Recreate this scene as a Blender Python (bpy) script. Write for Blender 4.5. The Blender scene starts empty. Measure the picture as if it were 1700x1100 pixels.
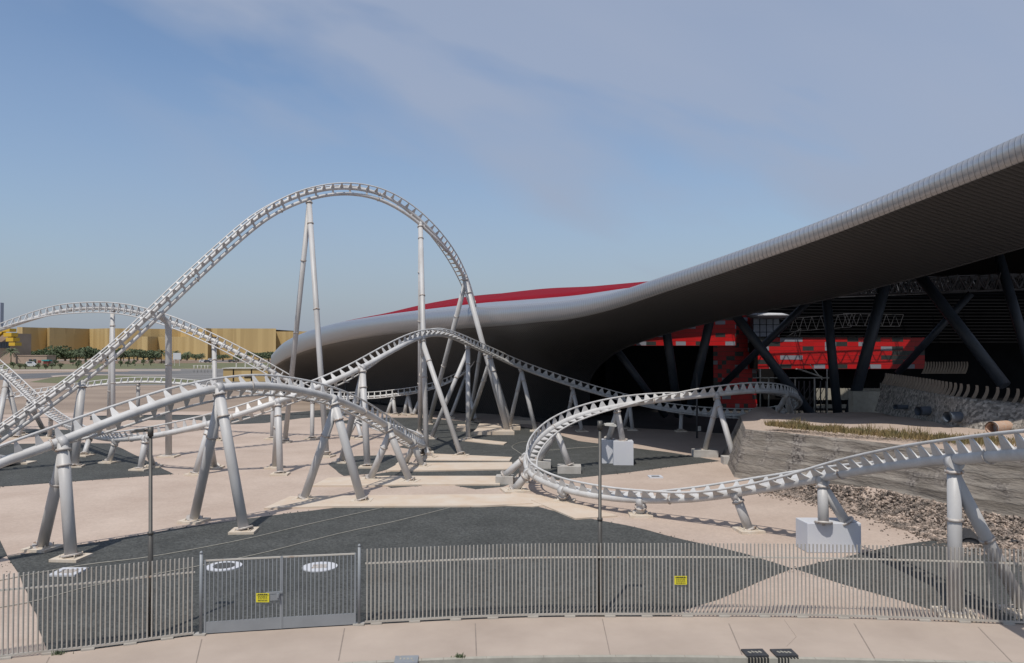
import bpy, bmesh, math, random
from mathutils import Vector, Matrix, noise
random.seed(7)
S = bpy.context.scene
COL = S.collection
# ------------------------------------------------------------------ camera
F, CX, CY, HC, YH = 1300.0, 850.0, 550.0, 8.6, 578.0
PH = math.atan((YH - CY) / F)
cam_d = bpy.data.cameras.new("camera"); cam = bpy.data.objects.new("camera", cam_d); COL.objects.link(cam)
cam.location = (0, 0, HC); cam.rotation_euler = (math.pi/2 + PH, 0, 0)
cam_d.sensor_width = 36; cam_d.lens = 36*F/1700; cam_d.clip_end = 6000; cam_d.clip_start = .1
S.camera = cam
# ------------------------------------------------------------------ light
SA, SB = 0.22, 0.52                      # shadow offset per metre of height (x, y)
sun_v = Vector((-SA, -SB, 1)).normalized()  # towards the sun
sd = bpy.data.lights.new("sun", 'SUN'); sd.energy = 3.6; sd.angle = math.radians(.55); sd.color = (1, .945, .87)
so = bpy.data.objects.new("sun", sd); COL.objects.link(so); so.location = (0, 0, 60)
so.rotation_euler = (-sun_v).to_track_quat('-Z', 'Y').to_euler()
W = bpy.data.worlds.new("World"); S.world = W; W.use_nodes = True
nt = W.node_tree; N = nt.nodes; L = nt.links; N.clear()
def nd(t, **k):
    n = N.new(t)
    for a, b in k.items(): setattr(n, a, b)
    return n
def mth(op, a, b=None, c=None, clamp=False):
    n = N.new('ShaderNodeMath'); n.operation = op; n.use_clamp = clamp
    for i, v in enumerate((a, b, c)):
        if v is None: continue
        if isinstance(v, (int, float)): n.inputs[i].default_value = v
        else: L.new(v, n.inputs[i])
    return n.outputs[0]
sky = nd('ShaderNodeTexSky', sky_type='NISHITA'); sky.sun_disc = False
sky.sun_elevation = math.asin(sun_v.z); sky.sun_rotation = math.atan2(sun_v.x, sun_v.y)
sky.air_density = 1.0; sky.dust_density = 1.6; sky.ozone_density = 1.6
tc = nd('ShaderNodeTexCoord'); sp = nd('ShaderNodeSeparateXYZ'); L.new(tc.outputs['Generated'], sp.inputs[0])
ay = mth('MAXIMUM', mth('ABSOLUTE', sp.outputs[1]), .15)
u = mth('DIVIDE', sp.outputs[0], ay); v = mth('DIVIDE', sp.outputs[2], ay)
cb = nd('ShaderNodeCombineXYZ'); L.new(mth('MULTIPLY', u, 1.5), cb.inputs[0]); L.new(mth('MULTIPLY', mth('ADD', v, mth('MULTIPLY', u, .35)), 4.2), cb.inputs[1])
n1 = nd('ShaderNodeTexNoise'); n1.inputs['Scale'].default_value = 1.5; n1.inputs['Detail'].default_value = 5; n1.inputs['Roughness'].default_value = .45; n1.inputs['Distortion'].default_value = .2
L.new(cb.outputs[0], n1.inputs[0])
line = mth('SUBTRACT', v, mth('SUBTRACT', .255, mth('MULTIPLY', u, .27)))
edge = mth('MULTIPLY_ADD', line, 6.0, .45)
cl = mth('MULTIPLY_ADD', mth('SUBTRACT', n1.outputs[0], .5), 5.0, edge, clamp=True)
lm = mth('MULTIPLY_ADD', mth('ADD', u, mth('MULTIPLY', mth('SUBTRACT', v, .42), .8)), 5.0, 3.1, clamp=True); cl = mth('MULTIPLY', cl, lm)
cl2 = mth('MULTIPLY_ADD', mth('SUBTRACT', n1.outputs[0], .5), 1.6, .28, clamp=True)
cm = mth('ADD', mth('MULTIPLY', cl, .70), mth('MULTIPLY', cl2, .28), clamp=True)
tint = nd('ShaderNodeMix', data_type='RGBA', blend_type='MULTIPLY'); tint.inputs[0].default_value = 1
L.new(sky.outputs[0], tint.inputs[6]); tint.inputs[7].default_value = (1.06, 1.11, 1.16, 1)
mx = nd('ShaderNodeMix', data_type='RGBA'); L.new(cm, mx.inputs[0]); L.new(tint.outputs[2], mx.inputs[6]); mx.inputs[7].default_value = (3.1, 3.62, 4.75, 1)
hz = mth('POWER', mth('SUBTRACT', 1.0, mth('MULTIPLY', mth('ABSOLUTE', v), 2.6, clamp=True), clamp=True), 1.6)
mh = nd('ShaderNodeMix', data_type='RGBA'); L.new(mth('MULTIPLY', hz, .85), mh.inputs[0]); L.new(mx.outputs[2], mh.inputs[6]); mh.inputs[7].default_value = (2.75, 3.15, 3.9, 1)
bg = nd('ShaderNodeBackground'); bg.inputs[1].default_value = .115; L.new(mh.outputs[2], bg.inputs[0])
ow = nd('ShaderNodeOutputWorld'); L.new(bg.outputs[0], ow.inputs[0])
S.view_settings.view_transform = 'Standard'; S.view_settings.look = 'None'; S.view_settings.gamma = 1; S.view_settings.exposure = 0
# ------------------------------------------------------------------ pixel helpers (surveying the photo at real distances)
_f = Vector((0, math.cos(PH), math.sin(PH))); _u = Vector((0, -math.sin(PH), math.cos(PH))); CAM = Vector((0, 0, HC))
def ray(px, py): return Vector((1, 0, 0))*((px-CX)/F) + _f + _u*((CY-py)/F)
def P(px, py, D):
    d = ray(px, py); return CAM + d*(D/d.y)
def G(px, py, z=0.0):
    d = ray(px, py); return CAM + d*((z-HC)/d.z)
def pix(p):
    q = p - CAM; w = q.dot(_f); return (CX + F*q.x/w, CY - F*q.dot(_u)/w)
# ------------------------------------------------------------------ materials
def mat(name, col, rough=.6, metal=0, var=.12, vs=3.0, bump=0, bs=40, col2=None, detail=6, spec=None, thresh=None, coord='Object', stretch=None, bdist=.02):
    m = bpy.data.materials.new(name); m.use_nodes = True; t = m.node_tree; n = t.nodes; b = n['Principled BSDF']
    b.inputs['Roughness'].default_value = rough; b.inputs['Metallic'].default_value = metal
    if spec is not None: b.inputs['Specular IOR Level'].default_value = spec
    tc = n.new('ShaderNodeTexCoord'); src = tc.outputs[coord]
    if coord == 'World':
        pass
    mp = n.new('ShaderNodeMapping'); t.links.new(src, mp.inputs[0])
    if stretch: mp.inputs['Scale'].default_value = stretch
    nz = n.new('ShaderNodeTexNoise'); nz.inputs['Scale'].default_value = vs; nz.inputs['Detail'].default_value = detail; nz.inputs['Roughness'].default_value = .6
    t.links.new(mp.outputs[0], nz.inputs[0])
    cr = n.new('ShaderNodeValToRGB'); c2 = col2 or tuple(c*(1-var*1.6) for c in col); c1 = tuple(min(1, c*(1+var)) for c in col)
    cr.color_ramp.elements[0].color = (*c2, 1); cr.color_ramp.elements[1].color = (*c1, 1)
    lo, hi = thresh or (.3, .7)
    cr.color_ramp.elements[0].position = lo; cr.color_ramp.elements[1].position = hi
    t.links.new(nz.outputs[0], cr.inputs[0]); t.links.new(cr.outputs[0], b.inputs['Base Color'])
    if bump:
        nb = n.new('ShaderNodeTexNoise'); nb.inputs['Scale'].default_value = bs; nb.inputs['Detail'].default_value = 5
        t.links.new(mp.outputs[0], nb.inputs[0])
        bn = n.new('ShaderNodeBump'); bn.inputs['Strength'].default_value = bump; bn.inputs['Distance'].default_value = bdist
        t.links.new(nb.outputs[0], bn.inputs['Height']); t.links.new(bn.outputs[0], b.inputs['Normal'])
    return m
def speckle(m, scale, amt, dark, light, w=.5):
    """fine two-tone stone speckle over the base colour"""
    t = m.node_tree; n = t.nodes; b = n['Principled BSDF']; src = b.inputs['Base Color'].links[0].from_socket
    tc = n.new('ShaderNodeTexCoord'); vo = n.new('ShaderNodeTexVoronoi'); vo.inputs['Scale'].default_value = scale
    t.links.new(tc.outputs['Object'], vo.inputs[0])
    sx = n.new('ShaderNodeSeparateColor'); t.links.new(vo.outputs['Color'], sx.inputs[0])
    cr = n.new('ShaderNodeValToRGB'); cr.color_ramp.elements[0].color = (dark,)*3+(1,); cr.color_ramp.elements[1].color = (light,)*3+(1,)
    cr.color_ramp.elements[0].position = w-.45; cr.color_ramp.elements[1].position = min(1, w+.5)
    t.links.new(sx.outputs[0], cr.inputs[0])
    mm = n.new('ShaderNodeMix'); mm.data_type = 'RGBA'; mm.blend_type = 'MULTIPLY'; mm.inputs[0].default_value = amt
    t.links.new(src, mm.inputs[6]); t.links.new(cr.outputs[0], mm.inputs[7]); t.links.new(mm.outputs[2], b.inputs['Base Color'])
    return m
M = {}
M['steel'] = mat('painted_steel', (.50, .495, .485), .45, 0, .07, 1.3, .05, 12, col2=(.40, .385, .365), thresh=(.25, .6))
M['leg'] = mat('support_paint', (.44, .435, .43), .48, 0, .08, .8, .05, 9, col2=(.345, .33, .31), thresh=(.25, .6), stretch=(1, 1, .25))
M['flange'] = mat('flange_rusty', (.42, .39, .36), .6, .2, .1, 6, 0, col2=(.25, .15, .09), thresh=(.3, .5))
M['footing'] = mat('footing_concrete', (.54, .49, .42), .85, 0, .08, 2.5, .2, 30, col2=(.50, .41, .31))
M['sand'] = speckle(mat('sand_ground', (.455, .368, .305), .95, 0, .06, .22, .35, 9, col2=(.385, .30, .243), detail=9), 9, .35, .78, 1.1)
M['gravel'] = speckle(mat('dark_gravel', (.053, .055, .052), .9, 0, .15, .5, .8, 22, col2=(.040, .042, .039), bdist=.04), 13, .8, .62, 1.7, .55)
M['earth'] = mat('brown_earth', (.30, .235, .18), .95, 0, .1, .08, .4, 2, col2=(.20, .15, .115), stretch=(.5, 1.3, 1))
M['lawn'] = mat('lawn_grass', (.10, .115, .045), .95, 0, .2, .12, 0, col2=(.12, .105, .06))
M['asphalt'] = mat('asphalt', (.12, .118, .118), .9, 0, .12, .15, .2, 20, col2=(.085, .085, .088))
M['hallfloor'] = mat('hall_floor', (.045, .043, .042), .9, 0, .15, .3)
M['lot'] = mat('parking_asphalt', (.175, .165, .155), .9, 0, .12, .05, .2, 20, col2=(.12, .115, .11), stretch=(.3, 2, 1))
M['walk'] = mat('pavement_concrete', (.40, .330, .275), .9, 0, .05, .35, .15, 40, col2=(.335, .272, .225), detail=9)
M['kerb'] = mat('kerb_concrete', (.34, .32, .27), .9, 0, .1, 3, .2, 40)
M['joint'] = mat('joint_filler', (.24, .20, .17), .95)
M['plinth'] = mat('plinth_concrete', (.42, .405, .38), .85, 0, .08, 1.5, .15, 25, col2=(.34, .32, .29))
M['pad'] = mat('pad_concrete', (.52, .455, .38), .9, 0, .06, .7, .15, 30, col2=(.51, .40, .30))
M['white'] = mat('white_concrete', (.50, .51, .525), .7, 0, .04, 1.5, .05, 20, col2=(.50, .51, .55))
M['fence'] = mat('fence_steel', (.41, .39, .355), .5, .1, .06, 1.2, 0, col2=(.34, .31, .27))
M['gate'] = mat('gate_steel', (.24, .255, .27), .5, .1, .08, 1.2)
M['rusty'] = mat('fence_rail_steel', (.47, .44, .39), .55, .1, .05, 2.5, 0, col2=(.33, .20, .12), thresh=(.28, .42))
M['yellow'] = mat('sign_yellow', (.62, .55, .03), .5, 0, .03)
M['black'] = mat('black_print', (.02, .02, .02), .6)
M['iron'] = mat('cast_iron', (.06, .062, .068), .55, .4, .2, 8, .3, 40)
M['pole'] = mat('dark_pole', (.085, .08, .072), .5, .3, .1, 4)
M['lamp'] = mat('lamp_head', (.5, .48, .43), .4)
M['red'] = mat('red_roof', (.19, .005, .013), .75, 0, .05, .3, spec=.08)
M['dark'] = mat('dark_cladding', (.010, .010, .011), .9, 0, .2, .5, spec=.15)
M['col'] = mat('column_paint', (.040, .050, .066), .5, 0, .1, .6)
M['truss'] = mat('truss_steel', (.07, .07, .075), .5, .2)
M['rock'] = mat('stone_cladding', (.235, .212, .185), .95, 0, .2, 4.5, .9, 9, col2=(.17, .155, .135), bdist=.1)
M['fin'] = mat('fin_concrete', (.19, .155, .12), .9, 0, .1, 1.5)
M['pipe'] = mat('pipe_plastic', (.10, .12, .15), .5, 0, .1, 2)
M['pipe_clay'] = mat('pipe_orange', (.42, .24, .15), .8, 0, .2, 5, 0, col2=(.5, .42, .35))
M['foliage'] = mat('foliage', (.095, .12, .06), .8, 0, .35, .6, 0, col2=(.06, .085, .045))
M['palm'] = mat('palm_leaf', (.085, .11, .055), .7, 0, .3, .6, 0, col2=(.05, .07, .035))
M['trunk'] = mat('trunk_bark', (.16, .12, .085), .95, 0, .2, 3)
M['drygrass'] = mat('dry_grass', (.20, .135, .06), .9, 0, .3, 1.2, 0, col2=(.075, .08, .03))
M['cable'] = mat('cable', (.38, .36, .31), .8)
M['beige'] = mat('beige_render', (.38, .28, .22), .9, 0, .08, .2)
M['yellowroof'] = mat('yellow_steps', (.62, .38, .03), .6, 0, .05)
M['glass'] = mat('dark_glass', (.06, .075, .11), .2, 0, .1)
M['paleglass'] = mat('pale_glass', (.30, .34, .42), .25, 0, .1)
M['carwhite'] = mat('car_paint_white', (.55, .55, .55), .3)
M['cardark'] = mat('car_paint_dark', (.06, .06, .07), .3)
M['teal'] = mat('teal_roof', (.03, .26, .27), .6)
M['redpaint'] = mat('red_paint', (.25, .05, .04), .6)
M['stone'] = mat('loose_stone', (.27, .215, .175), .95, 0, .35, 1.7, .3, 20, col2=(.13, .11, .095), thresh=(.35, .62), detail=9)
# gold cladding: vertical sheets of different tone
def gold_mat():
    m = bpy.data.materials.new('gold_cladding'); m.use_nodes = True; t = m.node_tree; n = t.nodes; b = n['Principled BSDF']; b.inputs['Roughness'].default_value = .6
    uv = n.new('ShaderNodeTexCoord'); mp = n.new('ShaderNodeMapping'); mp.inputs['Scale'].default_value = (1, .02, .03); t.links.new(uv.outputs['Object'], mp.inputs[0])
    nz = n.new('ShaderNodeTexVoronoi'); nz.inputs['Scale'].default_value = .35; t.links.new(mp.outputs[0], nz.inputs[0])
    sx = n.new('ShaderNodeSeparateColor'); t.links.new(nz.outputs['Color'], sx.inputs[0])
    cr = n.new('ShaderNodeValToRGB'); cr.color_ramp.elements[0].color = (.40, .285, .125, 1); cr.color_ramp.elements[1].color = (.50, .37, .17, 1); cr.color_ramp.elements[0].position = .35
    t.links.new(sx.outputs[0], cr.inputs[0]); t.links.new(cr.outputs[0], b.inputs['Base Color']); return m
M['gold'] = gold_mat()
# silver ribbed sheet: seams across the lofted strip follow its U coordinate (metres along the edge)
def silver_mat(name, col, metal, rough, seam, strength, freq):
    m = bpy.data.materials.new(name); m.use_nodes = True; t = m.node_tree; n = t.nodes; b = n['Principled BSDF']
    b.inputs['Metallic'].default_value = metal; b.inputs['Roughness'].default_value = rough
    uv = n.new('ShaderNodeUVMap'); uv.uv_map = 'UVMap'; sp = n.new('ShaderNodeSeparateXYZ'); t.links.new(uv.outputs[0], sp.inputs[0])
    def mt(op, a, b_=None):
        k = n.new('ShaderNodeMath'); k.operation = op
        for i, v_ in enumerate((a, b_)):
            if v_ is None: continue
            if isinstance(v_, (int, float)): k.inputs[i].default_value = v_
            else: t.links.new(v_, k.inputs[i])
        return k.outputs[0]
    s = mt('FRACT', mt('MULTIPLY', sp.outputs[0], freq)); d = mt('ABSOLUTE', mt('SUBTRACT', s, .5))
    groove = mt('GREATER_THAN', d, .5-seam)
    bow = mt('SUBTRACT', 1.0, mt('MULTIPLY', mt('MULTIPLY', d, d), 3.0))
    h = mt('SUBTRACT', bow, mt('MULTIPLY', groove, .8))
    bn = n.new('ShaderNodeBump'); bn.inputs['Strength'].default_value = strength; bn.inputs['Distance'].default_value = .06
    t.links.new(h, bn.inputs['Height']); t.links.new(bn.outputs[0], b.inputs['Normal'])
    mm = n.new('ShaderNodeMix'); mm.data_type = 'RGBA'; t.links.new(groove, mm.inputs[0]); mm.inputs[6].default_value = (*col, 1); mm.inputs[7].default_value = tuple(c*.6 for c in col)+(1,)
    t.links.new(mm.outputs[2], b.inputs['Base Color']); return m
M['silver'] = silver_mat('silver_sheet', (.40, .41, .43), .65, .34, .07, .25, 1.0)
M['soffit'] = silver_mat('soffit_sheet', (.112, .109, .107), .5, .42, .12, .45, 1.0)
# red cassette wall (rows of tiles with grey, black odd ones)
def cassette(name, dim=1.0):
    m = bpy.data.materials.new(name); m.use_nodes = True; t = m.node_tree; n = t.nodes; b = n['Principled BSDF']; b.inputs['Roughness'].default_value = .45
    uv = n.new('ShaderNodeUVMap'); uv.uv_map = 'UVMap'
    mp = n.new('ShaderNodeMapping'); t.links.new(uv.outputs[0], mp.inputs[0])
    sn = n.new('ShaderNodeVectorMath'); sn.operation = 'FLOOR'; t.links.new(mp.outputs[0], sn.inputs[0])
    wn = n.new('ShaderNodeTexWhiteNoise'); wn.noise_dimensions = '2D'; t.links.new(sn.outputs[0], wn.inputs[0])
    cr = n.new('ShaderNodeValToRGB'); cr.color_ramp.interpolation = 'CONSTANT'; e = cr.color_ramp.elements
    e[0].position = 0; e[0].color = (.03, .035, .032, 1); e[1].position = .17; e[1].color = (.50, .004, .005, 1)
    q = e.new(.5); q.color = (.45, .004, .004, 1); q = e.new(.88); q.color = (.25, .26, .30, 1)
    t.links.new(wn.outputs[0], cr.inputs[0])
    fr = n.new('ShaderNodeVectorMath'); fr.operation = 'FRACTION'; t.links.new(mp.outputs[0], fr.inputs[0]); sp = n.new('ShaderNodeSeparateXYZ'); t.links.new(fr.outputs[0], sp.inputs[0])
    g = n.new('ShaderNodeMath'); g.operation = 'LESS_THAN'; g.inputs[1].default_value = .09; t.links.new(sp.outputs[1], g.inputs[0])
    mm = n.new('ShaderNodeMix'); mm.data_type = 'RGBA'; t.links.new(g.outputs[0], mm.inputs[0]); t.links.new(cr.outputs[0], mm.inputs[6]); mm.inputs[7].default_value = (.16, .01, .01, 1)
    t.links.new(mm.outputs[2], b.inputs['Base Color']); return m
M['cassette'] = cassette('red_cassettes')
# retaining wall: horizontal courses of grey-brown concrete with mottling
def course_mat():
    m = mat('coursed_wall', (.28, .25, .215), .95, 0, .12, 1.1, .8, 7, col2=(.14, .122, .102), stretch=(.35, .35, 1.6), bdist=.08)
    t = m.node_tree; n = t.nodes; b = n['Principled BSDF']; src = b.inputs['Base Color'].links[0].from_socket
    tc = n.new('ShaderNodeTexCoord'); nz = n.new('ShaderNodeTexVoronoi'); nz.inputs['Scale'].default_value = 7; t.links.new(tc.outputs['Object'], nz.inputs[0])
    n2 = n.new('ShaderNodeTexNoise'); n2.inputs['Scale'].default_value = .55; n2.inputs['Detail'].default_value = 3; t.links.new(tc.outputs['Object'], n2.inputs[0])
    cr = n.new('ShaderNodeValToRGB'); cr.color_ramp.elements[0].position = .5; cr.color_ramp.elements[1].position = .62; t.links.new(n2.outputs[0], cr.inputs[0])
    c2 = n.new('ShaderNodeValToRGB'); c2.color_ramp.elements[0].color = (.07, .06, .055, 1); c2.color_ramp.elements[1].color = (.30, .27, .24, 1); 
    sx = n.new('ShaderNodeSeparateColor'); t.links.new(nz.outputs['Color'], sx.inputs[0]); t.links.new(sx.outputs[0], c2.inputs[0])
    s3 = n.new('ShaderNodeSeparateXYZ'); t.links.new(tc.outputs['Object'], s3.inputs[0]); n3 = n.new('ShaderNodeTexNoise'); n3.inputs['Scale'].default_value = .45; n3.inputs['Detail'].default_value = 4; t.links.new(tc.outputs['Object'], n3.inputs[0])
    def mt(op, a, b_):
        k = n.new('ShaderNodeMath'); k.operation = op
        for i, v_ in enumerate((a, b_)):
            if isinstance(v_, (int, float)): k.inputs[i].default_value = v_
            else: t.links.new(v_, k.inputs[i])
        return k.outputs[0]
    fz = mt('FRACT', mt('ADD', mt('MULTIPLY', s3.outputs[2], 1.75), mt('MULTIPLY', n3.outputs[0], .9)), 0)
    jr = n.new('ShaderNodeValToRGB'); e = jr.color_ramp.elements; e[0].position = .0; e[0].color = (.42, .40, .38, 1); e[1].position = .16; e[1].color = (1, 1, 1, 1); q = e.new(.8); q.color = (.86, .84, .82, 1); t.links.new(fz, jr.inputs[0])
    mm = n.new('ShaderNodeMix'); mm.data_type = 'RGBA'; t.links.new(cr.outputs[0], mm.inputs[0]); t.links.new(src, mm.inputs[6]); t.links.new(c2.outputs[0], mm.inputs[7])
    m2 = n.new('ShaderNodeMix'); m2.data_type = 'RGBA'; m2.blend_type = 'MULTIPLY'; m2.inputs[0].default_value = .9; t.links.new(mm.outputs[2], m2.inputs[6]); t.links.new(jr.outputs[0], m2.inputs[7]); t.links.new(m2.outputs[2], b.inputs['Base Color']); return m
M['coursed'] = course_mat()
speckle(M['rock'], 6, .9, .45, 1.7); speckle(M['stone'], 7, .95, .3, 1.5)
# ------------------------------------------------------------------ mesh builder
class MB:
    def __init__(s): s.v = []; s.f = []; s.sm = []; s.uv = {}
    def quad_box(s, c, x, y, z):     # centre and half-axis vectors
        b = len(s.v)
        for k in (-1, 1):
            for j in (-1, 1):
                for i in (-1, 1): s.v.append(c + x*i + y*j + z*k)
        for q in ((0,2,3,1),(4,5,7,6),(0,1,5,4),(2,6,7,3),(0,4,6,2),(1,3,7,5)): s.f.append([b+i for i in q]); s.sm.append(False)
    def box(s, cx, cy, cz, sx, sy, sz, rz=0):
        c, sn = math.cos(rz), math.sin(rz)
        s.quad_box(Vector((cx, cy, cz)), Vector((c, sn, 0))*sx/2, Vector((-sn, c, 0))*sy/2, Vector((0, 0, sz/2)))
    def bar(s, a, b, w, d, up=Vector((0, 0, 1))):
        t = (b-a); l = t.length; t.normalize(); x = t.cross(up)
        if x.length < .01: x = t.cross(Vector((1, 0, 0)))
        x.normalize(); y = t.cross(x); s.quad_box((a+b)/2, x*w/2, y*d/2, t*l/2)
    def tube(s, pts, r, n=10, cap=True):
        if not hasattr(r, '__len__'): r = [r]*len(pts)
        b = len(s.v); prev = None; k = len(pts)
        for i, p in enumerate(pts):
            t = (pts[min(i+1, k-1)] - pts[max(i-1, 0)]).normalized()
            if prev is None:
                x = t.cross(Vector((0, 0, 1)));
                if x.length < .05: x = t.cross(Vector((1, 0, 0)))
            else: x = prev - t*prev.dot(t)
            x.normalize(); prev = x; y = t.cross(x)
            for j in range(n):
                a = 2*math.pi*j/n; s.v.append(p + (x*math.cos(a) + y*math.sin(a))*r[i])
        for i in range(k-1):
            for j in range(n):
                s.f.append([b+i*n+j, b+i*n+(j+1) % n, b+(i+1)*n+(j+1) % n, b+(i+1)*n+j]); s.sm.append(True)
        if cap:
            s.f.append([b+j for j in range(n)][::-1]); s.sm.append(False)
            s.f.append([b+(k-1)*n+j for j in range(n)]); s.sm.append(False)
    def prism(s, poly, z0, z1):     # poly: list of (x,y) or Vector; top and sides
        b = len(s.v); n = len(poly)
        for p in poly: s.v.append(Vector((p[0], p[1], z1)))
        for p in poly: s.v.append(Vector((p[0], p[1], z0)))
        s.f.append(list(range(b, b+n))); s.sm.append(False)
        s.f.append(list(range(b+n, b+2*n))[::-1]); s.sm.append(False)
        for i in range(n): s.f.append([b+i, b+n+i, b+n+(i+1) % n, b+(i+1) % n]); s.sm.append(False)
    def grid(s, rows, smooth=True, uvs=None):
        b = len(s.v); m = len(rows[0])
        for r_ in rows: s.v += list(r_)
        for i in range(len(rows)-1):
            for j in range(m-1):
                if uvs: s.uv[len(s.f)] = [uvs[i][j], uvs[i][j+1], uvs[i+1][j+1], uvs[i+1][j]]
                s.f.append([b+i*m+j, b+i*m+j+1, b+(i+1)*m+j+1, b+(i+1)*m+j]); s.sm.append(smooth)
    def blade(s, a, b, w):
        k = len(s.v); d = (b-a).cross(Vector((random.uniform(-1, 1), random.uniform(-1, 1), .2)))
        if d.length < 1e-6: d = Vector((1, 0, 0))
        d = d.normalized()*w; s.v += [a-d, a+d, b+d*.3, b-d*.3]; s.f.append([k, k+1, k+2, k+3]); s.sm.append(False)
    def mesh(s, name):
        me = bpy.data.meshes.new(name); me.from_pydata([tuple(p) for p in s.v], [], s.f)
        me.polygons.foreach_set('use_smooth', s.sm)
        if s.uv:
            ul = me.uv_layers.new(name='UVMap')
            for p in me.polygons:
                if p.index in s.uv:
                    for li, c in zip(p.loop_indices, s.uv[p.index]): ul.data[li].uv = c
        me.update(); return me
    def build(s, name, m, parent=None, fix=True):
        me = s.mesh(name)
        if fix:
            bm = bmesh.new(); bm.from_mesh(me); bmesh.ops.recalc_face_normals(bm, faces=bm.faces); bm.to_mesh(me); bm.free()
        me.materials.append(m); o = bpy.data.objects.new(name, me); COL.objects.link(o)
        if parent is not None:
            o.parent = parent; o.matrix_parent_inverse = Matrix.Translation(parent.location).inverted()
        return o
def tag(o, label=None, cat=None, group=None, kind=None):
    if label: o['label'] = label
    if cat: o['category'] = cat
    if group: o['group'] = group
    if kind: o['kind'] = kind
    return o
def empty(name, loc, label, cat, group=None):
    o = bpy.data.objects.new(name, None); COL.objects.link(o); o.location = loc; o.empty_display_size = .3
    return tag(o, label, cat, group)
def struct(mb, name, m): return tag(mb.build(name, m), kind='structure')
def catmull(pts, n=14):
    out = []; k = len(pts)
    for i in range(k-1):
        p0 = pts[max(i-1, 0)]; p1 = pts[i]; p2 = pts[i+1]; p3 = pts[min(i+2, k-1)]
        for j in range(n):
            t = j/n; out.append(.5*((2*p1)+(p2-p0)*t+(2*p0-5*p1+4*p2-p3)*t*t+(3*p1-p0-3*p2+p3)*t**3))
    out.append(pts[-1].copy()); return out
def smoothed(pts, it):
    for _ in range(it): pts = [pts[0]]+[(pts[i-1]+pts[i]*2+pts[i+1])/4 for i in range(1, len(pts)-1)]+[pts[-1]]
    return pts
# ------------------------------------------------------------------ GROUND
g = MB(); g.prism([(-2500, -60), (2500, -60), (2500, 4500), (-2500, 4500)], -2, -.15); struct(g, 'ground', M['earth'])
def sheet(name, pxs, m, z, z0=None, world=False, wob=0):
    pts = [(Vector((p[0], p[1], 0)) if world else G(*p)) for p in pxs]
    if wob:
        o = []
        for i, a in enumerate(pts):
            b = pts[(i+1) % len(pts)]; k = max(1, int((b-a).length/1.2))
            for j in range(k):
                q = a.lerp(b, j/k); o.append(q + Vector((noise.noise(q*.6), noise.noise(q*.6+Vector((9, 3, 1))), 0))*wob)
        pts = o
    mb = MB(); mb.prism([(p.x, p.y) for p in pts], (z-.03 if z0 is None else z0), z); return struct(mb, name, m)
# fence arc and pavement first: fence base pixels
FB = [(-90, 1108), (0, 1095), (165, 1077), (330, 1055), (460, 1046), (597, 1038), (850, 1026), (1080, 1024), (1300, 1025), (1500, 1030), (1700, 1038), (1800, 1043)]
fence_line = catmull([G(*p) for p in FB], 10)
SANDY = [(-60, 22)] + [(p.x, p.y+.05) for p in fence_line] + [(60, 22), (60, 70), (48, 88), (30, 104), (-4, 104), (-16, 104), (-40, 90), (-60, 92)]
far_edge = [G(-60, 695), G(0, 688), G(150, 684), G(420, 682), G(600, 682), G(680, 690)]
sandp = [(p.x, p.y+.05) for p in fence_line] + [(30, 23), (60, 40), (60, 120), (20, 116), (4, 108)] + [(p.x, p.y) for p in far_edge[::-1]] + [(-75, 90), (-40, 22)]
sheet('sand_yard', sandp, M['sand'], 0, -.3, world=True)
# dark gravel beds
beds = [
 ([(12, 924), (130, 905), (320, 873), (440, 857), (560, 842), (800, 842), (880, 838), (950, 855), (1040, 872), (1140, 897), (1240, 920), (1316, 943), (1260, 966), (1190, 995), (1108, 1025), (850, 1025), (597, 1037), (460, 1045), (330, 1054), (165, 1075), (80, 1085), (58, 1020), (33, 955)], .012, .10),
 ([(1318, 943), (1400, 926), (1480, 906), (1560, 896), (1720, 896), (1760, 1040), (1662, 1034), (1620, 1010), (1560, 1016), (1400, 970)], .012, .08),
 ([(-120, 738), (0, 737), (120, 735), (185, 736), (230, 758), (288, 787), (150, 797), (0, 808), (-120, 815)], .012, .1),
 ([(-120, 905), (0, 897), (12, 922), (0, 928), (-120, 960)], .012, .0),
 ([(-60, 716), (60, 712), (180, 715), (150, 722), (0, 726), (-60, 728)], .012, .05),
 ([(150, 690), (262, 688), (420, 690), (560, 678), (640, 684), (600, 688), (500, 694), (440, 702), (370, 705), (330, 697), (250, 697), (150, 697)], .012, .1),
 ([(560, 700), (600, 693), (690, 693), (760, 698), (850, 706), (905, 714), (960, 732), (1040, 742), (1120, 752), (1196, 765), (1127, 773), (1036, 785), (945, 794), (925, 797), (905, 786), (870, 795), (835, 808), (790, 812), (740, 803), (650, 810), (600, 790), (690, 777), (720, 752), (660, 742), (700, 730), (640, 715)], .012, .12),
 ([(545, 770), (590, 757), (650, 755), (680, 768), (620, 786), (570, 790)], .016, .1),
]
for pxs, z, wob in beds: sheet('gravel_bed', pxs, M['gravel'], z, wob=wob)
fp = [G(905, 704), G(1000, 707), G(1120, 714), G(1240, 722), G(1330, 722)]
mb = MB(); mb.prism([(p.x, p.y) for p in fp] + [(100, 70), (100, 124), (6, 124), (0, 103)], -.1, .02); struct(mb, 'hall_floor', M['hallfloor'])
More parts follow.
